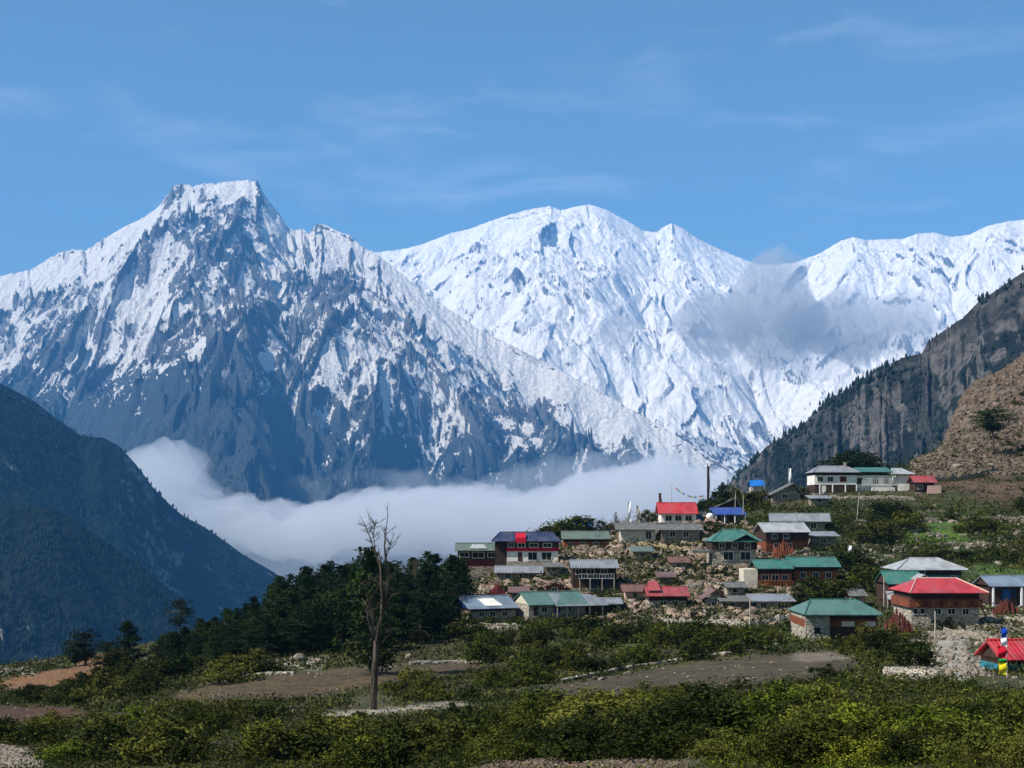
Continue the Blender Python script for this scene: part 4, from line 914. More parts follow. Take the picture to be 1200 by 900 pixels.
bark = NT('bark'); _o = bark.obj(); _a = bark.noise(6, 5, .7, bark.n('VectorMath', {0: _o, 1: (1., 1., .2)}, operation='MULTIPLY').outputs[0])
bark.bsdf(bark.mix(bark.rng(_a, .3, .7), (.045, .034, .025), (.14, .11, .085)), .95, .1, bump=_a, bstr=.8, bdist=.05); bark = bark.m
grey_bark = NT('grey_dead_wood'); _a = grey_bark.noise(4, 5, .7, grey_bark.n('VectorMath', {0: grey_bark.obj(), 1: (1., 1., .15)}, operation='MULTIPLY').outputs[0])
grey_bark.bsdf(grey_bark.mix(grey_bark.rng(_a, .35, .65), (.022, .017, .013), (.125, .10, .078)), .95, .1, bump=_a, bstr=1, bdist=.06); grey_bark = grey_bark.m

def quads_mesh(name, P, size, mat, g, up=.35, aspect=.55):
    """P: n x 3 leaf centres, size: n; one bent leaf (two triangles) each"""
    n = len(P); nv = g.normal(0, 1, (n, 3)); nv[:, 2] = np.abs(nv[:, 2]) + up; nv /= np.linalg.norm(nv, axis=1)[:, None]
    u = np.cross(nv, g.normal(0, 1, (n, 3))); u /= np.linalg.norm(u, axis=1)[:, None] + 1e-9; w = np.cross(nv, u)
    s = np.asarray(size)[:, None] * .5
    fold = nv * s * g.uniform(-.3, .5, (n, 1))
    V = np.stack([P - u * s, P - w * s * aspect + fold, P + u * s, P + w * s * aspect + fold], 1).reshape(-1, 3).astype(np.float32)
    me = bpy.data.meshes.new(name); me.vertices.add(len(V)); me.vertices.foreach_set('co', V.ravel())
    idx = (np.arange(n)[:, None] * 4 + np.array([0, 1, 2, 3])[None]).astype(np.int32)
    me.loops.add(idx.size); me.loops.foreach_set('vertex_index', idx.ravel())
    me.polygons.add(n); me.polygons.foreach_set('loop_start', np.arange(0, n * 4, 4, dtype=np.int32)); me.polygons.foreach_set('loop_total', np.full(n, 4, dtype=np.int32))
    me.update(); me.materials.append(mat); return me
def clumped(g, C, rad, per):
    k = len(C); P = np.repeat(C, per, 0) + g.normal(0, 1, (k * per, 3)) * np.repeat(rad, per)[:, None] * np.array([.5, .5, .42]); return P
def shrub_data(seed, leaf, n, mat, wide=1.15):
    """height 1, grows from the ground"""
    g = np.random.default_rng(seed); k = max(14, n // 90)
    a = g.uniform(0, 2 * math.pi, k); r = np.sqrt(g.uniform(0, 1, k)) * .5 * wide; lob = 1 + .25 * np.sin(a * 2 + seed) + .15 * np.sin(a * 5 + seed * 2)
    zmax = np.sqrt(np.clip(1 - (r / (.55 * wide)) ** 2, .02, 1)); z = zmax * g.uniform(.22, .92, k) * (1 + .12 * np.cos(a * 3 + seed))
    C = np.stack([np.cos(a) * r * lob, np.sin(a) * r * lob, z], -1)
    P = clumped(g, C, g.uniform(.10, .24, k), n // k); P[:, 2] = np.maximum(P[:, 2], .02)
    me = quads_mesh('foliage', P, g.uniform(.6, 1.3, len(P)) * leaf, mat, g)
    q = MB(); random.seed(seed)
    for i in range(9):
        c = C[i]; q.tube([(c[0] * .1, c[1] * .1, -.15), (c[0] * .5, c[1] * .45, c[2] * .5), tuple(c)], [.022, .015, .006], 5)
    return me, q.data('stem', bark)
def pine_data(seed, n, mat, leaf=.05, lean=.0, bare=.2, round_=0.):
    """height 1; irregular whorls of drooping boughs"""
    g = np.random.default_rng(seed); random.seed(seed); q = MB()
    tx = lambda t: (lean * t + .012 * math.sin(t * 7 + seed), .012 * math.cos(t * 6 + seed), t)
    q.tube([tx(-.04)] + [tx(t) for t in (0, .2, .4, .6, .8, .97)], [.030, .026, .021, .017, .012, .007, .002], 7)
    C = []; Rr = []
    t = bare
    while t < .98:
        f = (t - bare) / (1 - bare)
        L = (.30 * (1 - f) ** .75 * min(1, .45 + f * 3.2) + .03) if not round_ else .30 * math.sqrt(max(.05, 1 - (2 * f - 1) ** 2))
        for b in range(int(g.integers(4, 7))):
            a = g.uniform(0, 2 * math.pi); l = L * g.uniform(.55, 1.2); b0 = tx(t); dz = g.uniform(-.02, .07)
            e = (b0[0] + math.cos(a) * l, b0[1] + math.sin(a) * l, t + dz)
            q.tube([b0, ((b0[0] + e[0]) / 2, (b0[1] + e[1]) / 2, t + dz * .2), e], [.008, .005, .002], 4, cap=False)
            for u in (.35, .62, .88, 1.0):
                if g.uniform() < .88: C.append((b0[0] + math.cos(a) * l * u, b0[1] + math.sin(a) * l * u, t + dz * u + g.normal(0, .008))); Rr.append(.035 + .03 * (1 - f))
        t += g.uniform(.035, .06)
    C = np.array(C); Rr = np.array(Rr); per = max(3, n // len(C))
    P = np.repeat(C, per, 0) + g.normal(0, 1, (len(C) * per, 3)) * np.repeat(Rr, per)[:, None] * np.array([.7, .7, .35])
    return quads_mesh('crown', P, g.uniform(.6, 1.2, len(P)) * leaf, mat, g, .2, .4), q.data('trunk', bark, True)
PINES = [pine_data(100 + i, 2600, LF['pine'], .055, random.uniform(-.04, .04), random.uniform(.05, .16)) for i in range(5)] + \
        [pine_data(120 + i, 2600, LF['pine'], .055, 0, .18, 1.) for i in range(3)]
UMB = pine_data(140, 2600, LF['pine'], .05, .03, .55, 1.); THIN = pine_data(141, 1200, LF['pine'], .05, .03, .45, 1.)
SH = {k: [shrub_data(200 + 17 * i + j * 5, .085, 2200, LF[k]) for i in range(4)] for j, k in enumerate(('dark', 'olive', 'bright'))}
NEAR = {k: [shrub_data(400 + 17 * i + j * 5, .062, 8000, LF[k], 1.3) for i in range(4)] for j, k in enumerate(('dark', 'olive', 'bright'))}
DRY = [shrub_data(300 + i, .05, 500, LF['dry']) for i in range(3)]
def plant(kind, data, loc, h, wide, phrase, cat, group, name, leaf_name, wood_name, label=None):
    o = bpy.data.objects.new(name, None); scene.collection.objects.link(o); o.location = loc; o.scale = (h * wide, h * wide, h); o.rotation_euler = (0, 0, random.uniform(0, 6.28))
    o['category'] = cat; o['group'] = group
    if label: o['label'] = label
    else: late(o, phrase)
    link(leaf_name, data[0], o); link(wood_name, data[1], o)
    return o
random.seed(99)
FIELDS = [[(-20,874),(30,876),(50,892),(52,904),(-20,904)], [(555,891),(830,889),(830,906),(555,906)], [(1120,792),(1215,792),(1215,812),(1150,812)], [(640,806),(740,788),(820,776),(900,768),(985,762),(1010,780),(960,796),(860,806),(800,818),(640,818)], [(205,812),(330,790),(430,780),(560,777),(570,786),(470,800),(380,816),(205,826)],
          [(-20,828),(75,828),(110,838),(60,846),(-20,850)], [(0,798),(40,790),(85,782),(100,768),(128,764),(125,800),(60,810),(0,812)], [(380,836),(450,829),(525,822),(560,826),(480,834),(385,843)],
          [(1085,742),(1105,735),(1150,742),(1170,760),(1160,790),(1120,798),(1050,793),(1090,778)], [(415,815),(460,815),(460,840),(415,840)]]
def inside(px, py, poly): return bool(inpoly(np.array([float(px)]), np.array([float(py)]), poly)[0])
PLACED = []
def free(p, r, front=5, gap=.6):
    for x, y, rr, hw in OCC:
        if (p.x - x) ** 2 + (p.y - y) ** 2 < (rr + r) ** 2: return False
        if abs(p.x * y / p.y - x) < hw + r * .6 and y - rr - front < p.y < y: return False
    for x, y, rr in PLACED:
        if (p.x - x) ** 2 + (p.y - y) ** 2 < ((r + rr) * gap) ** 2: return False
    return True
def where(px, py):
    """the nearest landmark, in words"""
    L = [(437, 800, 'dead tree'), (110, 780, 'orange bank'), (360, 800, 'brown field'), (830, 790, 'ploughed field'), (480, 832, 'pale footpath'), (575, 715, 'blue gabled shed'), (665, 712, 'two-tone longhouse'),
         (782, 705, 'faded red farmhouse'), (908, 688, 'orange timber house'), (985, 735, 'front green house'), (1108, 715, 'bright red hipped house'), (1125, 770, 'gravel patch'), (1190, 775, 'red roofed kiosk'),
         (1015, 565, 'white lodge'), (860, 640, 'green hipped house'), (625, 650, 'crimson banded house'), (795, 605, 'red roofed cottage'), (925, 625, 'paired grey roofs'), (1090, 665, 'grey hipped house'),
         (700, 675, 'balcony house'), (20, 890, 'pale roadside stones'), (1165, 520, 'umbrella-shaped pine'), (210, 735, 'lone thin pine'), (1095, 620, 'bright green patch')]
    b = min(L, key=lambda q: ((q[0] - px) * .8) ** 2 + ((q[1] - py) * 1.6) ** 2)
    dx, dy = px - b[0], py - b[1]
    if abs(dx) > 1.3 * abs(dy) * 1.6: return ('right of the ' if dx > 0 else 'left of the ') + b[2]
    return ('in front of the ' if dy > 0 else 'behind the ') + b[2]
def scatter(poly, n, hpx, kinds, near=False, gap=.6, group='shrubs on the slopes', wide=(1.1, 1.7), front=5, top=0):
    xs = [p[0] for p in poly]; ys = [p[1] for p in poly]; c = 0; tries = 0
    while c < n and tries < n * 60:
        tries += 1; px = random.uniform(min(xs), max(xs)); py = random.uniform(min(ys), max(ys))
        if not inside(px, py, poly) or any(inside(px, py, f) for f in FIELDS): continue
        hh_ = random.uniform(*hpx); p = hit(px, py); h = hh_ * p.y / F; w = random.uniform(*wide)
        if py - hh_ < top: continue
        if not free(p, h * w * .45, front, gap): continue
        PLACED.append((p.x, p.y, h * w * .45)); c += 1
        k = random.choices(list(kinds), list(kinds.values()))[0]
        if k == 'dry': d = random.choice(DRY)
        else: d = random.choice((NEAR if near else SH)[k])
        hp = h * F / p.y; size = 'tall' if hp > 36 else 'small' if hp < 15 else 'mid-sized'
        col = {'dark': 'dark green', 'olive': 'olive green', 'bright': 'bright yellow-green', 'dry': 'dry brown'}[k]
        plant(k, d, p - Vector((0, 0, .1)), h, w, f'{size} {col} shrub {where(px, py)}', 'shrub', group, 'shrub', 'foliage', 'stem')
def pines(poly, n, hpx, gap=.55, group='dark trees of the wood on the left slope', idx=range(8), wide=(1., 1.5)):
    xs = [p[0] for p in poly]; ys = [p[1] for p in poly]; c = 0; tries = 0
    while c < n and tries < n * 60:
        tries += 1; px = random.uniform(min(xs), max(xs)); py = random.uniform(min(ys), max(ys))
        if not inside(px, py, poly): continue
        hh_ = random.uniform(*hpx); tp = float(np.interp(px, [180, 200, 250, 290, 320, 345, 380, 450, 540], [752, 738, 720, 700, 682, 664, 658, 652, 642])) + random.uniform(-3, 7)
        hh_ = min(hh_, py - tp)
        if hh_ < 14: continue
        p = hit(px, py); h = hh_ * p.y / F; w = random.uniform(*wide) * (1 + max(0, 30 - hh_) * .02)
        if not free(p, h * w * .2, 3, gap): continue
        PLACED.append((p.x, p.y, h * w * .22)); c += 1
        hp = h * F / p.y; size = 'tall' if hp > 48 else 'short' if hp < 36 else 'middling'
        v = random.choice(list(idx)); shp = 'round crowned' if v > 4 else 'pointed'
        plant('pine', PINES[v], p - Vector((0, 0, .15)), h, w, f'{size} {shp} pine {where(px, py)}', 'pine tree', group, 'pine_tree', 'crown', 'trunk')
def one(px, py, hpx, data, label, cat, name, w=1.2, dY=0, parts=('crown', 'trunk'), group='single trees'):
    p = hit(px, py); Y = p.y + dY; x = (px - 600) / F * Y; z = gz(x, Y); h = (HZ - (py - hpx)) * Y / F - z
    PLACED.append((x, Y, h * w * .3)); return plant('', data, Vector((x, Y, z - .1)), h, w, '', cat, group, name, *parts, label=label)
# single trees
one(437, 790, 146, PINES[1], 'dark pine rising directly behind the bare dead tree', 'pine tree', 'pine_tree', .95)
one(100, 780, 42, PINES[5], 'round dark pine at the upper end of the orange bank', 'pine tree', 'pine_tree', 1.7)
one(88, 780, 28, PINES[6], 'small round pine touching the left side of a bigger one on the orange bank', 'pine tree', 'pine_tree', 1.7)
one(150, 785, 55, PINES[2], 'broad dark pine right of the orange bank, its boughs spread in layers', 'pine tree', 'pine_tree', 1.35)
one(128, 785, 34, PINES[7], 'low bushy pine between the round pine and the layered one', 'pine tree', 'pine_tree', 1.6)
one(210, 758, 57, THIN, 'lone thin pine with a bare trunk and tufted crown against the blue ridge', 'pine tree', 'pine_tree', .95)
one(1164, 535, 58, UMB, 'lone umbrella-shaped pine on a thin trunk on the brown mountainside', 'pine tree', 'pine_tree', 1.3)
for i, (a, b, h, w) in enumerate(((985, 560, 28, 1.6), (1000, 560, 32, 1.7), (1014, 560, 29, 1.7), (972, 560, 20, 1.8), (1026, 560, 22, 1.8))):
    one(a, b, h, PINES[5 + i % 3], ['second from left of the', 'tallest, third from left of the', 'fourth from left of the', 'leftmost of the', 'rightmost of the'][i] + ' five dark green trees behind the white lodge roof', 'tree', 'round_tree', w, dY=10, group='trees behind the lodge')
for i, (a, b, h, w, k) in enumerate(((640, 633, 22, 1.4, 'dark'), (655, 632, 26, 1.4, 'olive'), (668, 630, 30, 1.5, 'olive'), (684, 627, 24, 1.5, 'dark'))):
    one(a, b, h, SH[k][i], ['leftmost of the', 'second of the', 'tallest of the', 'rightmost of the'][i] + ' four green crest shrubs left of the tarpaulin shelter', 'shrub', 'shrub', w, 3, ('foliage', 'stem'), 'shrubs on the crest')
for i, (a, b, h, k) in enumerate(((705, 622, 24, 'dry'), (718, 620, 24, 'dark'), (732, 617, 22, 'dry'), (752, 614, 26, 'dry'), (764, 612, 20, 'dark'), (836, 596, 26, 'dark'), (850, 594, 32, 'dark'), (862, 592, 30, 'olive'), (875, 590, 26, 'dark'), (812, 598, 14, 'olive'), (892, 590, 22, 'dark'), (940, 582, 18, 'dark'), (1040, 600, 14, 'dark'))):
    p_ = hit(a, b); d = random.choice(DRY) if k == 'dry' else SH[k][i % 4]
    o_ = plant('', d, Vector((p_.x, p_.y, p_.z - .1)), h * p_.y / F, 1.3, f"{ {'dry': 'dry brown', 'dark': 'dark green', 'olive': 'olive green'}[k]} crest shrub {where(a, b)}", 'shrub', 'shrubs on the crest', 'shrub', 'foliage', 'stem')
for a, b, h, w, k, lb in ((958, 705, 34, 1.3, 'olive', 'large olive shrub before the teal green barn'), (938, 712, 26, 1.3, 'dark', 'dark green shrub left of the large olive one before the teal green barn'), (978, 704, 28, 1.3, 'olive', 'olive shrub under the right end of the teal green barn'),
                          (1075, 782, 36, 1.35, 'dark', 'round dark shrub alone at the left side of the gravel patch'), (1110, 737, 16, 1.6, 'dark', 'low dark shrub before the bright red hipped house wall'),
                          (1018, 690, 34, 1.1, 'olive', 'tall olive shrub left of the teal roofed wing'), (1000, 672, 36, 1.1, 'dark', 'tall dark shrub behind the tall olive one left of the teal roofed wing'), (970, 800, 26, 1.2, 'dark', 'dark shrub standing at the pale end of the ploughed field')):
    one(a, b, h, SH[k][int(a) % 4], lb, 'shrub', 'shrub', w, 0, ('foliage', 'stem'), 'shrubs on the slopes')
pines([(320,724),(400,708),(450,704),(500,698),(545,694),(549,722),(535,745),(470,762),(400,768),(320,772)], 130, (34, 64))
pines([(185,775),(230,757),(320,726),(320,772),(250,785),(190,795)], 85, (18, 46))
scatter([(90,790),(180,775),(330,780),(320,800),(200,803),(120,832),(90,822)], 20, (18, 34), {'dark': 5, 'olive': 1})
scatter([(0,815),(85,810),(90,826),(0,829)], 11, (12, 20), {'dark': 4, 'olive': 1})
scatter([(0,852),(620,848),(620,902),(50,902),(30,876),(0,874)], 52, (18, 58), {'dark': 6, 'olive': 4, 'bright': .8}, gap=.55, top=826)
scatter([(110,830),(380,845),(500,838),(800,822),(830,850),(110,852)], 26, (14, 30), {'dark': 4, 'olive': 4, 'bright': .6}, gap=.6)
scatter([(545,738),(640,738),(930,752),(920,764),(740,784),(650,800),(560,792),(545,770)], 52, (14, 32), {'dark': 5, 'olive': 4}, gap=.55)
scatter([(440,795),(640,800),(640,820),(470,824)], 12, (14, 26), {'dark': 4, 'olive': 3})
scatter([(620,840),(820,824),(1010,800),(1220,800),(1220,902),(620,902)], 66, (22, 78), {'dark': 3, 'olive': 4, 'bright': 3}, near=True, gap=.52, top=797, group='leafy shrubs of the foreground')
scatter([(540,670),(600,655),(700,650),(760,620),(960,600),(965,720),(560,735)], 12, (10, 20), {'dark': 5, 'olive': 3, 'dry': 2}, front=4, group='shrubs between the houses')
scatter([(985,590),(1090,600),(1215,596),(1215,670),(1140,655),(1050,650),(985,690)], 22, (14, 26), {'dark': 6, 'olive': 2}, group='shrubs on the right hillside', front=3)
scatter([(975,756),(1070,752),(1080,775),(1000,768)], 9, (16, 30), {'dark': 1}, front=2)
scatter([(1095,560),(1215,585),(1215,430),(1150,480),(1105,530)], 9, (5, 11), {'dark': 4, 'olive': 1}, group='shrubs on the brown mountainside')
print('placed', len(PLACED), 'late', len(LATE))
# ------------------------------------------------------------------ the dead tree
p = hit(437, 832); Yd = p.y; base0 = p.copy()
def T(px, py, dy=0.): v = at(px, py, Yd + dy); return v - base0
dt = thing('dead_tree', base0, 'tall bare dead tree with forked grey trunk standing at the edge of the brown field', 'dead tree')
q = MB(); random.seed(5)
q.tube([T(437, 840), T(437, 830), T(437.5, 812), T(439, 790), T(440.5, 770), T(441, 752), T(444, 735), T(447, 722), T(448, 705), T(447, 690), T(446.5, 670), T(445, 655), T(443.5, 642)],
       [.40, .28, .26, .24, .22, .20, .16, .13, .115, .10, .085, .06, .03], 12, .10); q.build('trunk', grey_bark, dt, True)
def limb(pts, r0, n=9):
    q = MB(); k = len(pts); P = [T(*a) for a in pts]
    q.tube(P, [r0 * (1 - i / (k - 1) * .85) for i in range(k)], 8, .1)
    for i in range(n):
        j = random.randint(k // 2, k - 2) if k > 3 else random.randint(0, k - 2); b = P[j].lerp(P[j + 1], random.random()); d = Vector((random.uniform(-1, 1), random.uniform(-.8, .8), random.uniform(.1, 1))).normalized(); l = random.uniform(.35, 1.1)
        m = b + d * l * .5 + Vector((random.uniform(-.1, .1), 0, .05)); e = b + d * l + Vector((0, 0, random.uniform(0, .3))); q.tube([b, m, e], [.028, .018, .007], 4)
        for _ in range(2):
            d2 = (d + Vector((random.uniform(-1, 1), random.uniform(-1, 1), random.uniform(-.2, .8)))).normalized(); q.tube([m, m + d2 * l * .5], [.014, .005], 4)
    q.build('limb', grey_bark, dt, True)
limb([(447, 722, 0), (451, 705, .1), (453, 690, .1), (453.5, 672, .2), (452, 655, .2), (450.5, 640, .1), (451.5, 625, 0), (454.5, 606, 0)], .15, 10)
limb([(440.5, 752, 0), (435, 737, -.2), (431, 724, -.3), (430, 712, -.4)], .13, 6)
limb([(446.5, 672, 0), (442, 655, .3), (437, 640, .5), (432, 626, .6), (426, 612, .7)], .07, 16)
limb([(446, 665, 0), (440, 648, .2), (438, 630, .3), (439, 612, .3)], .06, 14)
limb([(447, 700, 0), (437, 690, -.4), (430, 682, -.7)], .06, 8)
limb([(448, 690, 0), (458, 676, .4), (464, 668, .6)], .05, 8)
limb([(452, 655, .2), (457, 640, .5), (461, 628, .8)], .04, 8); limb([(444, 735, 0), (433, 716, .3), (424, 700, .5)], .06, 9); limb([(447, 715, 0), (458, 700, -.3), (463, 690, -.5)], .05, 9)
limb([(441, 760, 0), (449, 752, .4), (456, 742, .7)], .06, 6)
# bare trees right of it, against the cloud
for (px, pb, h, lb) in ((487, 720, 62, 'bare twiggy tree in the wood right of the dead tree'), (470, 715, 48, 'smaller bare tree between the dead tree and the twiggy one'), (722, 612, 26, 'bare grey sapling on the crest left of the white pointed banner')):
    g_ = hit(px, pb); hh = h * g_.y / F; b = thing('bare_tree', g_, lb, 'bare tree'); q = MB(); tw = MB()
    q.tube([(0, 0, -.3), (.05, 0, hh * .4), (-.05, .1, hh * .75), (0, 0, hh)], [.12, .09, .05, .015], 7)
    for i in range(60):
        t_ = random.uniform(.35, .95); a = random.uniform(0, 6.28); l = hh * random.uniform(.12, .3) * (1.2 - t_); s_ = Vector((0, 0, hh * t_)); e = s_ + Vector((math.cos(a) * l, math.sin(a) * l, l * 1.3)); tw.tube([s_, s_.lerp(e, .5) + Vector((0, 0, -.05)), e], [.03, .02, .008], 4)
        for _ in range(3):
            c_ = s_.lerp(e, random.uniform(.3, .9)); tw.tube([c_, c_ + Vector((random.uniform(-.5, .5), random.uniform(-.5, .5), random.uniform(.2, .7))) * l * .8], [.014, .005], 3)
    q.build('trunk', bark, b, True); tw.build('twigs', bark, b)
# ------------------------------------------------------------------ ground cover, stones, walls
def surf(px, Y):
    x = (px - 600) / F * Y
    a = np.clip((px - GPX[0]) / 3.0, 0, len(GPX) - 1.001); b = np.clip((np.log(Y) - math.log(3.5)) / math.log(1100 / 3.5) * (len(GY) - 1), 0, len(GY) - 1.001)
    i = b.astype(int); j = a.astype(int); u = b - i; v = a - j
    return x, (GZ[i, j] * (1 - u) + GZ[i + 1, j] * u) * (1 - v) + (GZ[i, j + 1] * (1 - u) + GZ[i + 1, j + 1] * u) * v
def samples(n, Y0, Y1, seed, poly=None, notin=(), px0=-160, px1=1460, keep=None):
    g = np.random.default_rng(seed); px = g.uniform(px0, px1, n); Y = np.exp(g.uniform(math.log(Y0), math.log(Y1), n)); cr = np.interp(px, GPX, GCR)
    x, z = surf(px, Y); py = HZ - z / Y * F; ok = Y < cr + 4
    if poly is not None: ok &= inpoly(px, py, poly)
    for f in notin: ok &= ~inpoly(px + g.normal(0, 4, n), py + g.normal(0, 1.5, n), f)
    d = fbm(x / 6, Y / 9, 3, seed, .6); ok &= (d + g.normal(0, .25, n) > (-.15 if keep is None else keep))
    for ox, oy, rr, hw in OCC: ok &= ((x - ox) ** 2 + (Y - oy) ** 2 > (rr * .9) ** 2)
    return g, px[ok], Y[ok], x[ok], z[ok]
def tufts(name, mat, n, Y0, Y1, size, per, seed, **k):
    g, px, Y, x, z = samples(n, Y0, Y1, seed, notin=FIELDS + [[(1062, 612), (1130, 606), (1140, 630), (1062, 634)]], **k)
    m = len(x); s = g.uniform(*size, m) * (.6 + Y / 160.); C = np.stack([x, Y, z + s * .25], -1)
    P = np.repeat(C, per, 0) + g.normal(0, 1, (m * per, 3)) * np.repeat(s, per)[:, None] * np.array([.8, .8, .3])
    lf = np.clip(np.repeat(Y, per) * .0021, .045, .45); me = quads_mesh(name, P, lf * g.uniform(.6, 1.7, m * per), mat, g, .1, .4)
    o = link(name, me); o['kind'] = 'stuff'; return o
tufts('grass', LF['grass'], 86000, 26, 330, (.10, .30), 5, 71)
tufts('low_scrub', LF['dark'], 18500, 40, 335, (.35, .8), 22, 72, keep=.12)
tufts('low_scrub', LF['olive'], 11500, 34, 330, (.3, .7), 20, 73, keep=.2)
tufts('leafy_undergrowth', LF['bright'], 2200, 26, 62, (.25, .5), 40, 74, px0=600, keep=.15)
tufts('undergrowth', LF['dark'], 6800, 28, 90, (.3, .6), 40, 75, keep=.1)
tufts('village_scrub', LF['dark'], 4200, 170, 335, (.4, 1.0), 30, 76, poly=[(530,740),(545,660),(740,600),(960,590),(965,740)], px0=530, px1=965, keep=.0)
tufts('village_scrub', LF['olive'], 3600, 170, 335, (.3, .8), 26, 77, poly=[(530,740),(545,660),(740,600),(960,590),(965,740)], px0=530, px1=965, keep=.1)
HS = [(965,590),(1215,590),(1215,672),(1140,660),(1050,655),(985,700)]
tufts('hillside_scrub', LF['dark'], 8000, 190, 335, (.4, 1.1), 30, 78, poly=HS, px0=960, keep=.2)
tufts('hillside_scrub', LF['olive'], 4000, 190, 335, (.3, .8), 26, 79, poly=HS, px0=960, keep=.3)
tufts('mountain_scrub', LF['dark'], 5000, 325, 410, (.3, .9), 24, 91, px0=1050, keep=.3)
tufts('mountain_scrub', LF['olive'], 3000, 325, 480, (.2, .6), 20, 92, px0=1070, keep=.45)
def stones(name, n, Y0, Y1, size, seed, mat, **k):
    g, px, Y, x, z = samples(n, Y0, Y1, seed, **k); m = len(x)
    T8 = np.array([(-1, -.2, 0), (.1, -1, .1), (1, .15, 0), (-.1, 1, 0), (-.5, -.5, .75), (.55, -.45, .65), (.45, .5, .8), (-.5, .45, .6)])
    Fq = np.array([(0, 1, 5, 4), (1, 2, 6, 5), (2, 3, 7, 6), (3, 0, 4, 7), (4, 5, 6, 7)])
    s = g.uniform(*size, m) * (.5 + Y / 200.); a = g.uniform(0, 6.28, m); V = T8[None] * (1 + g.normal(0, .18, (m, 8, 3))); V[:, :4, 2] -= .35
    ca, sa = np.cos(a)[:, None], np.sin(a)[:, None]; vx = V[..., 0] * ca - V[..., 1] * sa; vy = V[..., 0] * sa + V[..., 1] * ca
    co = np.stack([x[:, None] + vx * s[:, None], Y[:, None] + vy * s[:, None], z[:, None] + V[..., 2] * s[:, None] * .8], -1).reshape(-1, 3).astype(np.float32)
    Q = (Fq[None] + (np.arange(m) * 8)[:, None, None]).reshape(-1, 4)
    me = bpy.data.meshes.new(name); me.vertices.add(len(co)); me.vertices.foreach_set('co', co.ravel()); me.loops.add(Q.size); me.loops.foreach_set('vertex_index', Q.ravel().astype(np.int32))
    me.polygons.add(len(Q)); me.polygons.foreach_set('loop_start', np.arange(0, Q.size, 4, dtype=np.int32)); me.polygons.foreach_set('loop_total', np.full(len(Q), 4, dtype=np.int32)); me.update()
    me.materials.append(mat); o = link(name, me); o['kind'] = 'stuff'
def mat_rock(name, a, b):
    t = NT(name); r = t.n('NewGeometry').outputs['Random Per Island']; n = t.noise(2.2, 5, .65, t.pos())
    t.bsdf(t.mix(t.math('ADD', t.math('MULTIPLY', r, .6), t.math('MULTIPLY', n, .4)), a, b), .95, .15, bump=n, bstr=.8, bdist=.1); return t.m
rk = mat_rock('field_stone', (.07, .058, .045), (.33, .28, .22)); rk2 = mat_rock('brown_stone', (.06, .045, .035), (.19, .145, .11))
BANK = [(530,735),(545,680),(600,655),(650,640),(740,612),(860,600),(900,640),(960,650),(960,700),(930,735),(780,735),(560,728)]
stones('rubble', 30000, 170, 330, (.12, .36), 81, rk, poly=BANK, px0=530, px1=970, keep=-.12)
rk3 = mat_rock('warm_stone', (.085, .06, .045), (.36, .275, .21))
stones('rubble', 5500, 170, 330, (.3, .85), 88, rk3, poly=BANK, px0=530, px1=970, keep=-.05)
stones('rubble', 9000, 84, 230, (.10, .34), 82, rk, poly=[(1040,795),(1060,760),(1085,735),(1105,705),(1230,704),(1230,745),(1175,760),(1165,795),(1100,805)], px0=1030, keep=-.05)
stones('rubble', 5000, 50, 85, (.10, .22), 83, rk, poly=[(-60,874),(0,873),(30,878),(50,892),(55,915),(-60,915)], px0=-60, px1=60, keep=-1)
stones('rubble', 16000, 30, 260, (.05, .16), 84, rk, keep=.3)
stones('mountain_scree', 20000, 335, 540, (.12, .5), 85, rk2, px0=1070, px1=1300, keep=-.1)
stones('rubble', 9000, 36, 70, (.06, .16), 86, rk2, poly=[(540,912),(560,893),(700,886),(800,894),(820,912)], px0=530, px1=830, keep=-1)
stones('rubble', 9000, 180, 320, (.12, .45), 87, rk, poly=[(985,590),(1215,596),(1215,670),(1140,655),(1050,650),(985,690)], px0=980, keep=.34)
# boulders one can tell apart
BD = []
for i in range(5):
    bm = bmesh.new(); bmesh.ops.create_icosphere(bm, subdivisions=3, radius=1.0); g = np.random.default_rng(500 + i)
    pl = [(Vector(g.normal(0, 1, 3)).normalized(), g.uniform(.55, .9)) for _ in range(11)]
    for v in bm.verts:
        c = v.co.copy()
        for nrm, d in pl:
            e = c.dot(nrm)
            if e > d: c -= nrm * (e - d)
        v.co = Vector((c.x, c.y, c.z * .8)) * (1 + .05 * math.sin(9 * c.x + i) * math.cos(7 * c.z))
    me = bpy.data.meshes.new('boulder'); bm.to_mesh(me); bm.free(); me.materials.append(rk); BD.append(me)
random.seed(31)
def boulder(px, py, spx, grp):
    p = hit(px, py); s = spx * p.y / F / 2
    if not free(p, s, 3, .5): return
    PLACED.append((p.x, p.y, s)); o = link('boulder', random.choice(BD)); o.location = p + Vector((0, 0, s * .1)); o.scale = (s * random.uniform(1, 1.5), s, s * random.uniform(.7, 1.2)); o.rotation_euler = (random.uniform(-.2, .2), random.uniform(-.2, .2), random.uniform(0, 6.28))
    o['category'] = 'boulder'; o['group'] = grp; late(o, ('large' if spx > 9 else 'small') + f' pale boulder {where(px, py)}')
n = 0
while n < 100:
    px, py = random.uniform(535, 960), random.uniform(610, 732)
    if inside(px, py, BANK): boulder(px, py, random.choice((5, 6, 7, 8, 10, 12)), 'boulders among the houses'); n += 1
for _ in range(26): boulder(random.uniform(1090, 1215), random.uniform(588, 650), random.uniform(4, 9), 'boulders on the right hillside')
for _ in range(22): boulder(random.uniform(1090, 1210), random.uniform(735, 795), random.uniform(5, 11), 'boulders round the gravel patch')
for _ in range(10): boulder(random.uniform(0, 45), random.uniform(782, 794), random.uniform(4, 8), 'boulders above the orange bank')
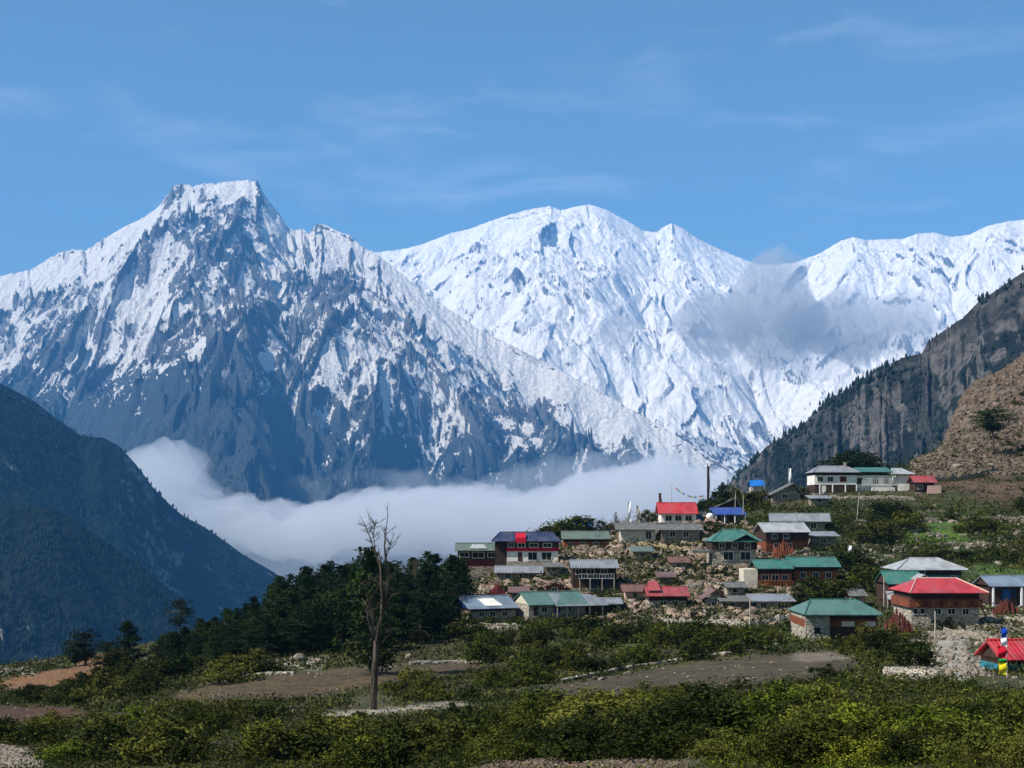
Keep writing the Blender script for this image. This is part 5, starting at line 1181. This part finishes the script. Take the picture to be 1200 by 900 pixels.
for px, py, s in ((350, 775, 22), (370, 776, 14), (325, 778, 12), (480, 772, 10), (705, 798, 9), (735, 790, 10), (600, 772, 9), (612, 766, 12), (585, 758, 10), (560, 745, 12), (893, 755, 22), (905, 757, 14), (1010, 740, 8), (1140, 530, 12), (1120, 548, 14), (1160, 545, 9), (1188, 520, 10)): boulder(px, py, s, 'boulders on the slopes')
def wall(pts, hpx, label, mat='stone', seed=1, th=.55):
    g = np.random.default_rng(seed); P = []
    for (a, b), (c, d) in zip(pts[:-1], pts[1:]):
        n = max(2, int(abs(c - a) / 4))
        for i in range(n): P.append((a + (c - a) * i / n, b + (d - b) * i / n))
    P.append(pts[-1]); W = [hit(*p) for p in P]; o0 = W[len(W) // 2]; h = hpx * o0.y / F
    q = MB(); V = []; m = len(W)
    for i, w in enumerate(W):
        d = (W[min(i + 1, m - 1)] - W[max(i - 1, 0)]); d.z = 0; d.normalize(); nn = Vector((-d.y, d.x, 0)) * th / 2; c = w - o0
        hh = h * g.uniform(.72, 1.12); V += [c - nn * g.uniform(1, 1.4) - Vector((0, 0, .9)), c - nn * g.uniform(.9, 1.2) + Vector((0, 0, hh * .5)), c - nn * .8 + Vector((0, 0, hh)), c + nn * .8 + Vector((0, 0, hh * g.uniform(.9, 1))), c + nn - Vector((0, 0, .9))]
    Fc = [(i * 5 + j, (i + 1) * 5 + j, (i + 1) * 5 + (j + 1) % 5, i * 5 + (j + 1) % 5) for i in range(m - 1) for j in range(5)] + [(0, 1, 2, 3, 4), tuple((m - 1) * 5 + j for j in (4, 3, 2, 1, 0))]
    q.add(V, Fc); o = q.build('stone_wall', M[mat]); o.location = o0; tag(o, label, 'stone wall', 'dry stone walls')
wall([(776, 727), (830, 730), (880, 731), (932, 726)], 11, 'long pale dry stone wall below the faded red farmhouse and orange timber house', 'palestone', 1)
wall([(548, 735), (590, 737), (640, 738)], 7, 'dry stone wall below the blue gabled shed', 'palestone', 2)
wall([(655, 801), (740, 783), (820, 770), (882, 763)], 3.2, 'dry stone wall along the upper edge of the ploughed field', 'palestone', 3)
wall([(1040, 790), (1070, 793), (1104, 795)], 9, 'low stone wall at the lower end of the gravel patch', 'palestone', 4)
wall([(1108, 742), (1140, 748), (1170, 752)], 7, 'tumbled wall right of the gravel patch', 'stone', 5)
wall([(1155, 728), (1180, 727), (1225, 730)], 6, 'wall under the rusty red plank stack', 'palestone', 6)
wall([(1072, 607), (1130, 606), (1215, 607)], 5, 'terrace wall above the bright green patch', 'stone', 7)
wall([(1000, 639), (1060, 640), (1130, 637), (1200, 640)], 5, 'terrace wall below the bright green patch', 'stone', 8)
wall([(950, 582), (1010, 583), (1072, 583)], 5, 'terrace wall directly under the white lodge', 'palestone', 9)
wall([(700, 668), (735, 671), (790, 673)], 7, 'terrace wall right of the balcony house', 'yellowstone', 10)
wall([(610, 690), (650, 700), (668, 702)], 6, 'terrace wall left of the balcony house', 'stone', 11)
wall([(745, 640), (790, 645), (828, 650)], 7, 'terrace wall left of the green hipped stone house', 'yellowstone', 12)
wall([(800, 690), (840, 688), (872, 690)], 6, 'terrace wall left of the orange timber house', 'palestone', 13)
wall([(255, 797), (310, 792), (345, 790)], 4, 'short wall along the far edge of the brown field', 'palestone', 14)
wall([(480, 779), (520, 778), (566, 777)], 4, 'thin wall at the right end of the brown field', 'palestone', 15)
wall([(1095, 565), (1130, 560), (1170, 552)], 6, 'rough wall at the foot of the brown mountainside', 'stone', 16)
wall([(540, 690), (560, 693), (590, 700)], 8, 'stone bank wall between the timber lodge and the blue gabled shed', 'stone', 17)
wall([(896, 655), (925, 652), (950, 648)], 6, 'wall below the paired grey roof house', 'palestone', 18)
finish_labels()
for _o in scene.objects:
    if len(str(_o.get('label', '')).split()) > 16 or len(str(_o.get('label', 'a b c d')).split()) < 4: print('LABEL', _o['label'])
# ------------------------------------------------------------------ air
t = NT('haze_air')
pv = t.n('VolumePrincipled', {'Color': (.13, .47, 1., 1), 'Density': 4.0e-5, 'Anisotropy': .0})
t.l(pv.outputs[0], t.out.inputs['Volume'])
hz = box_mesh('haze', -16000, 16000, -300, 21500, -951, 4600, t.m); hz['kind'] = 'stuff'
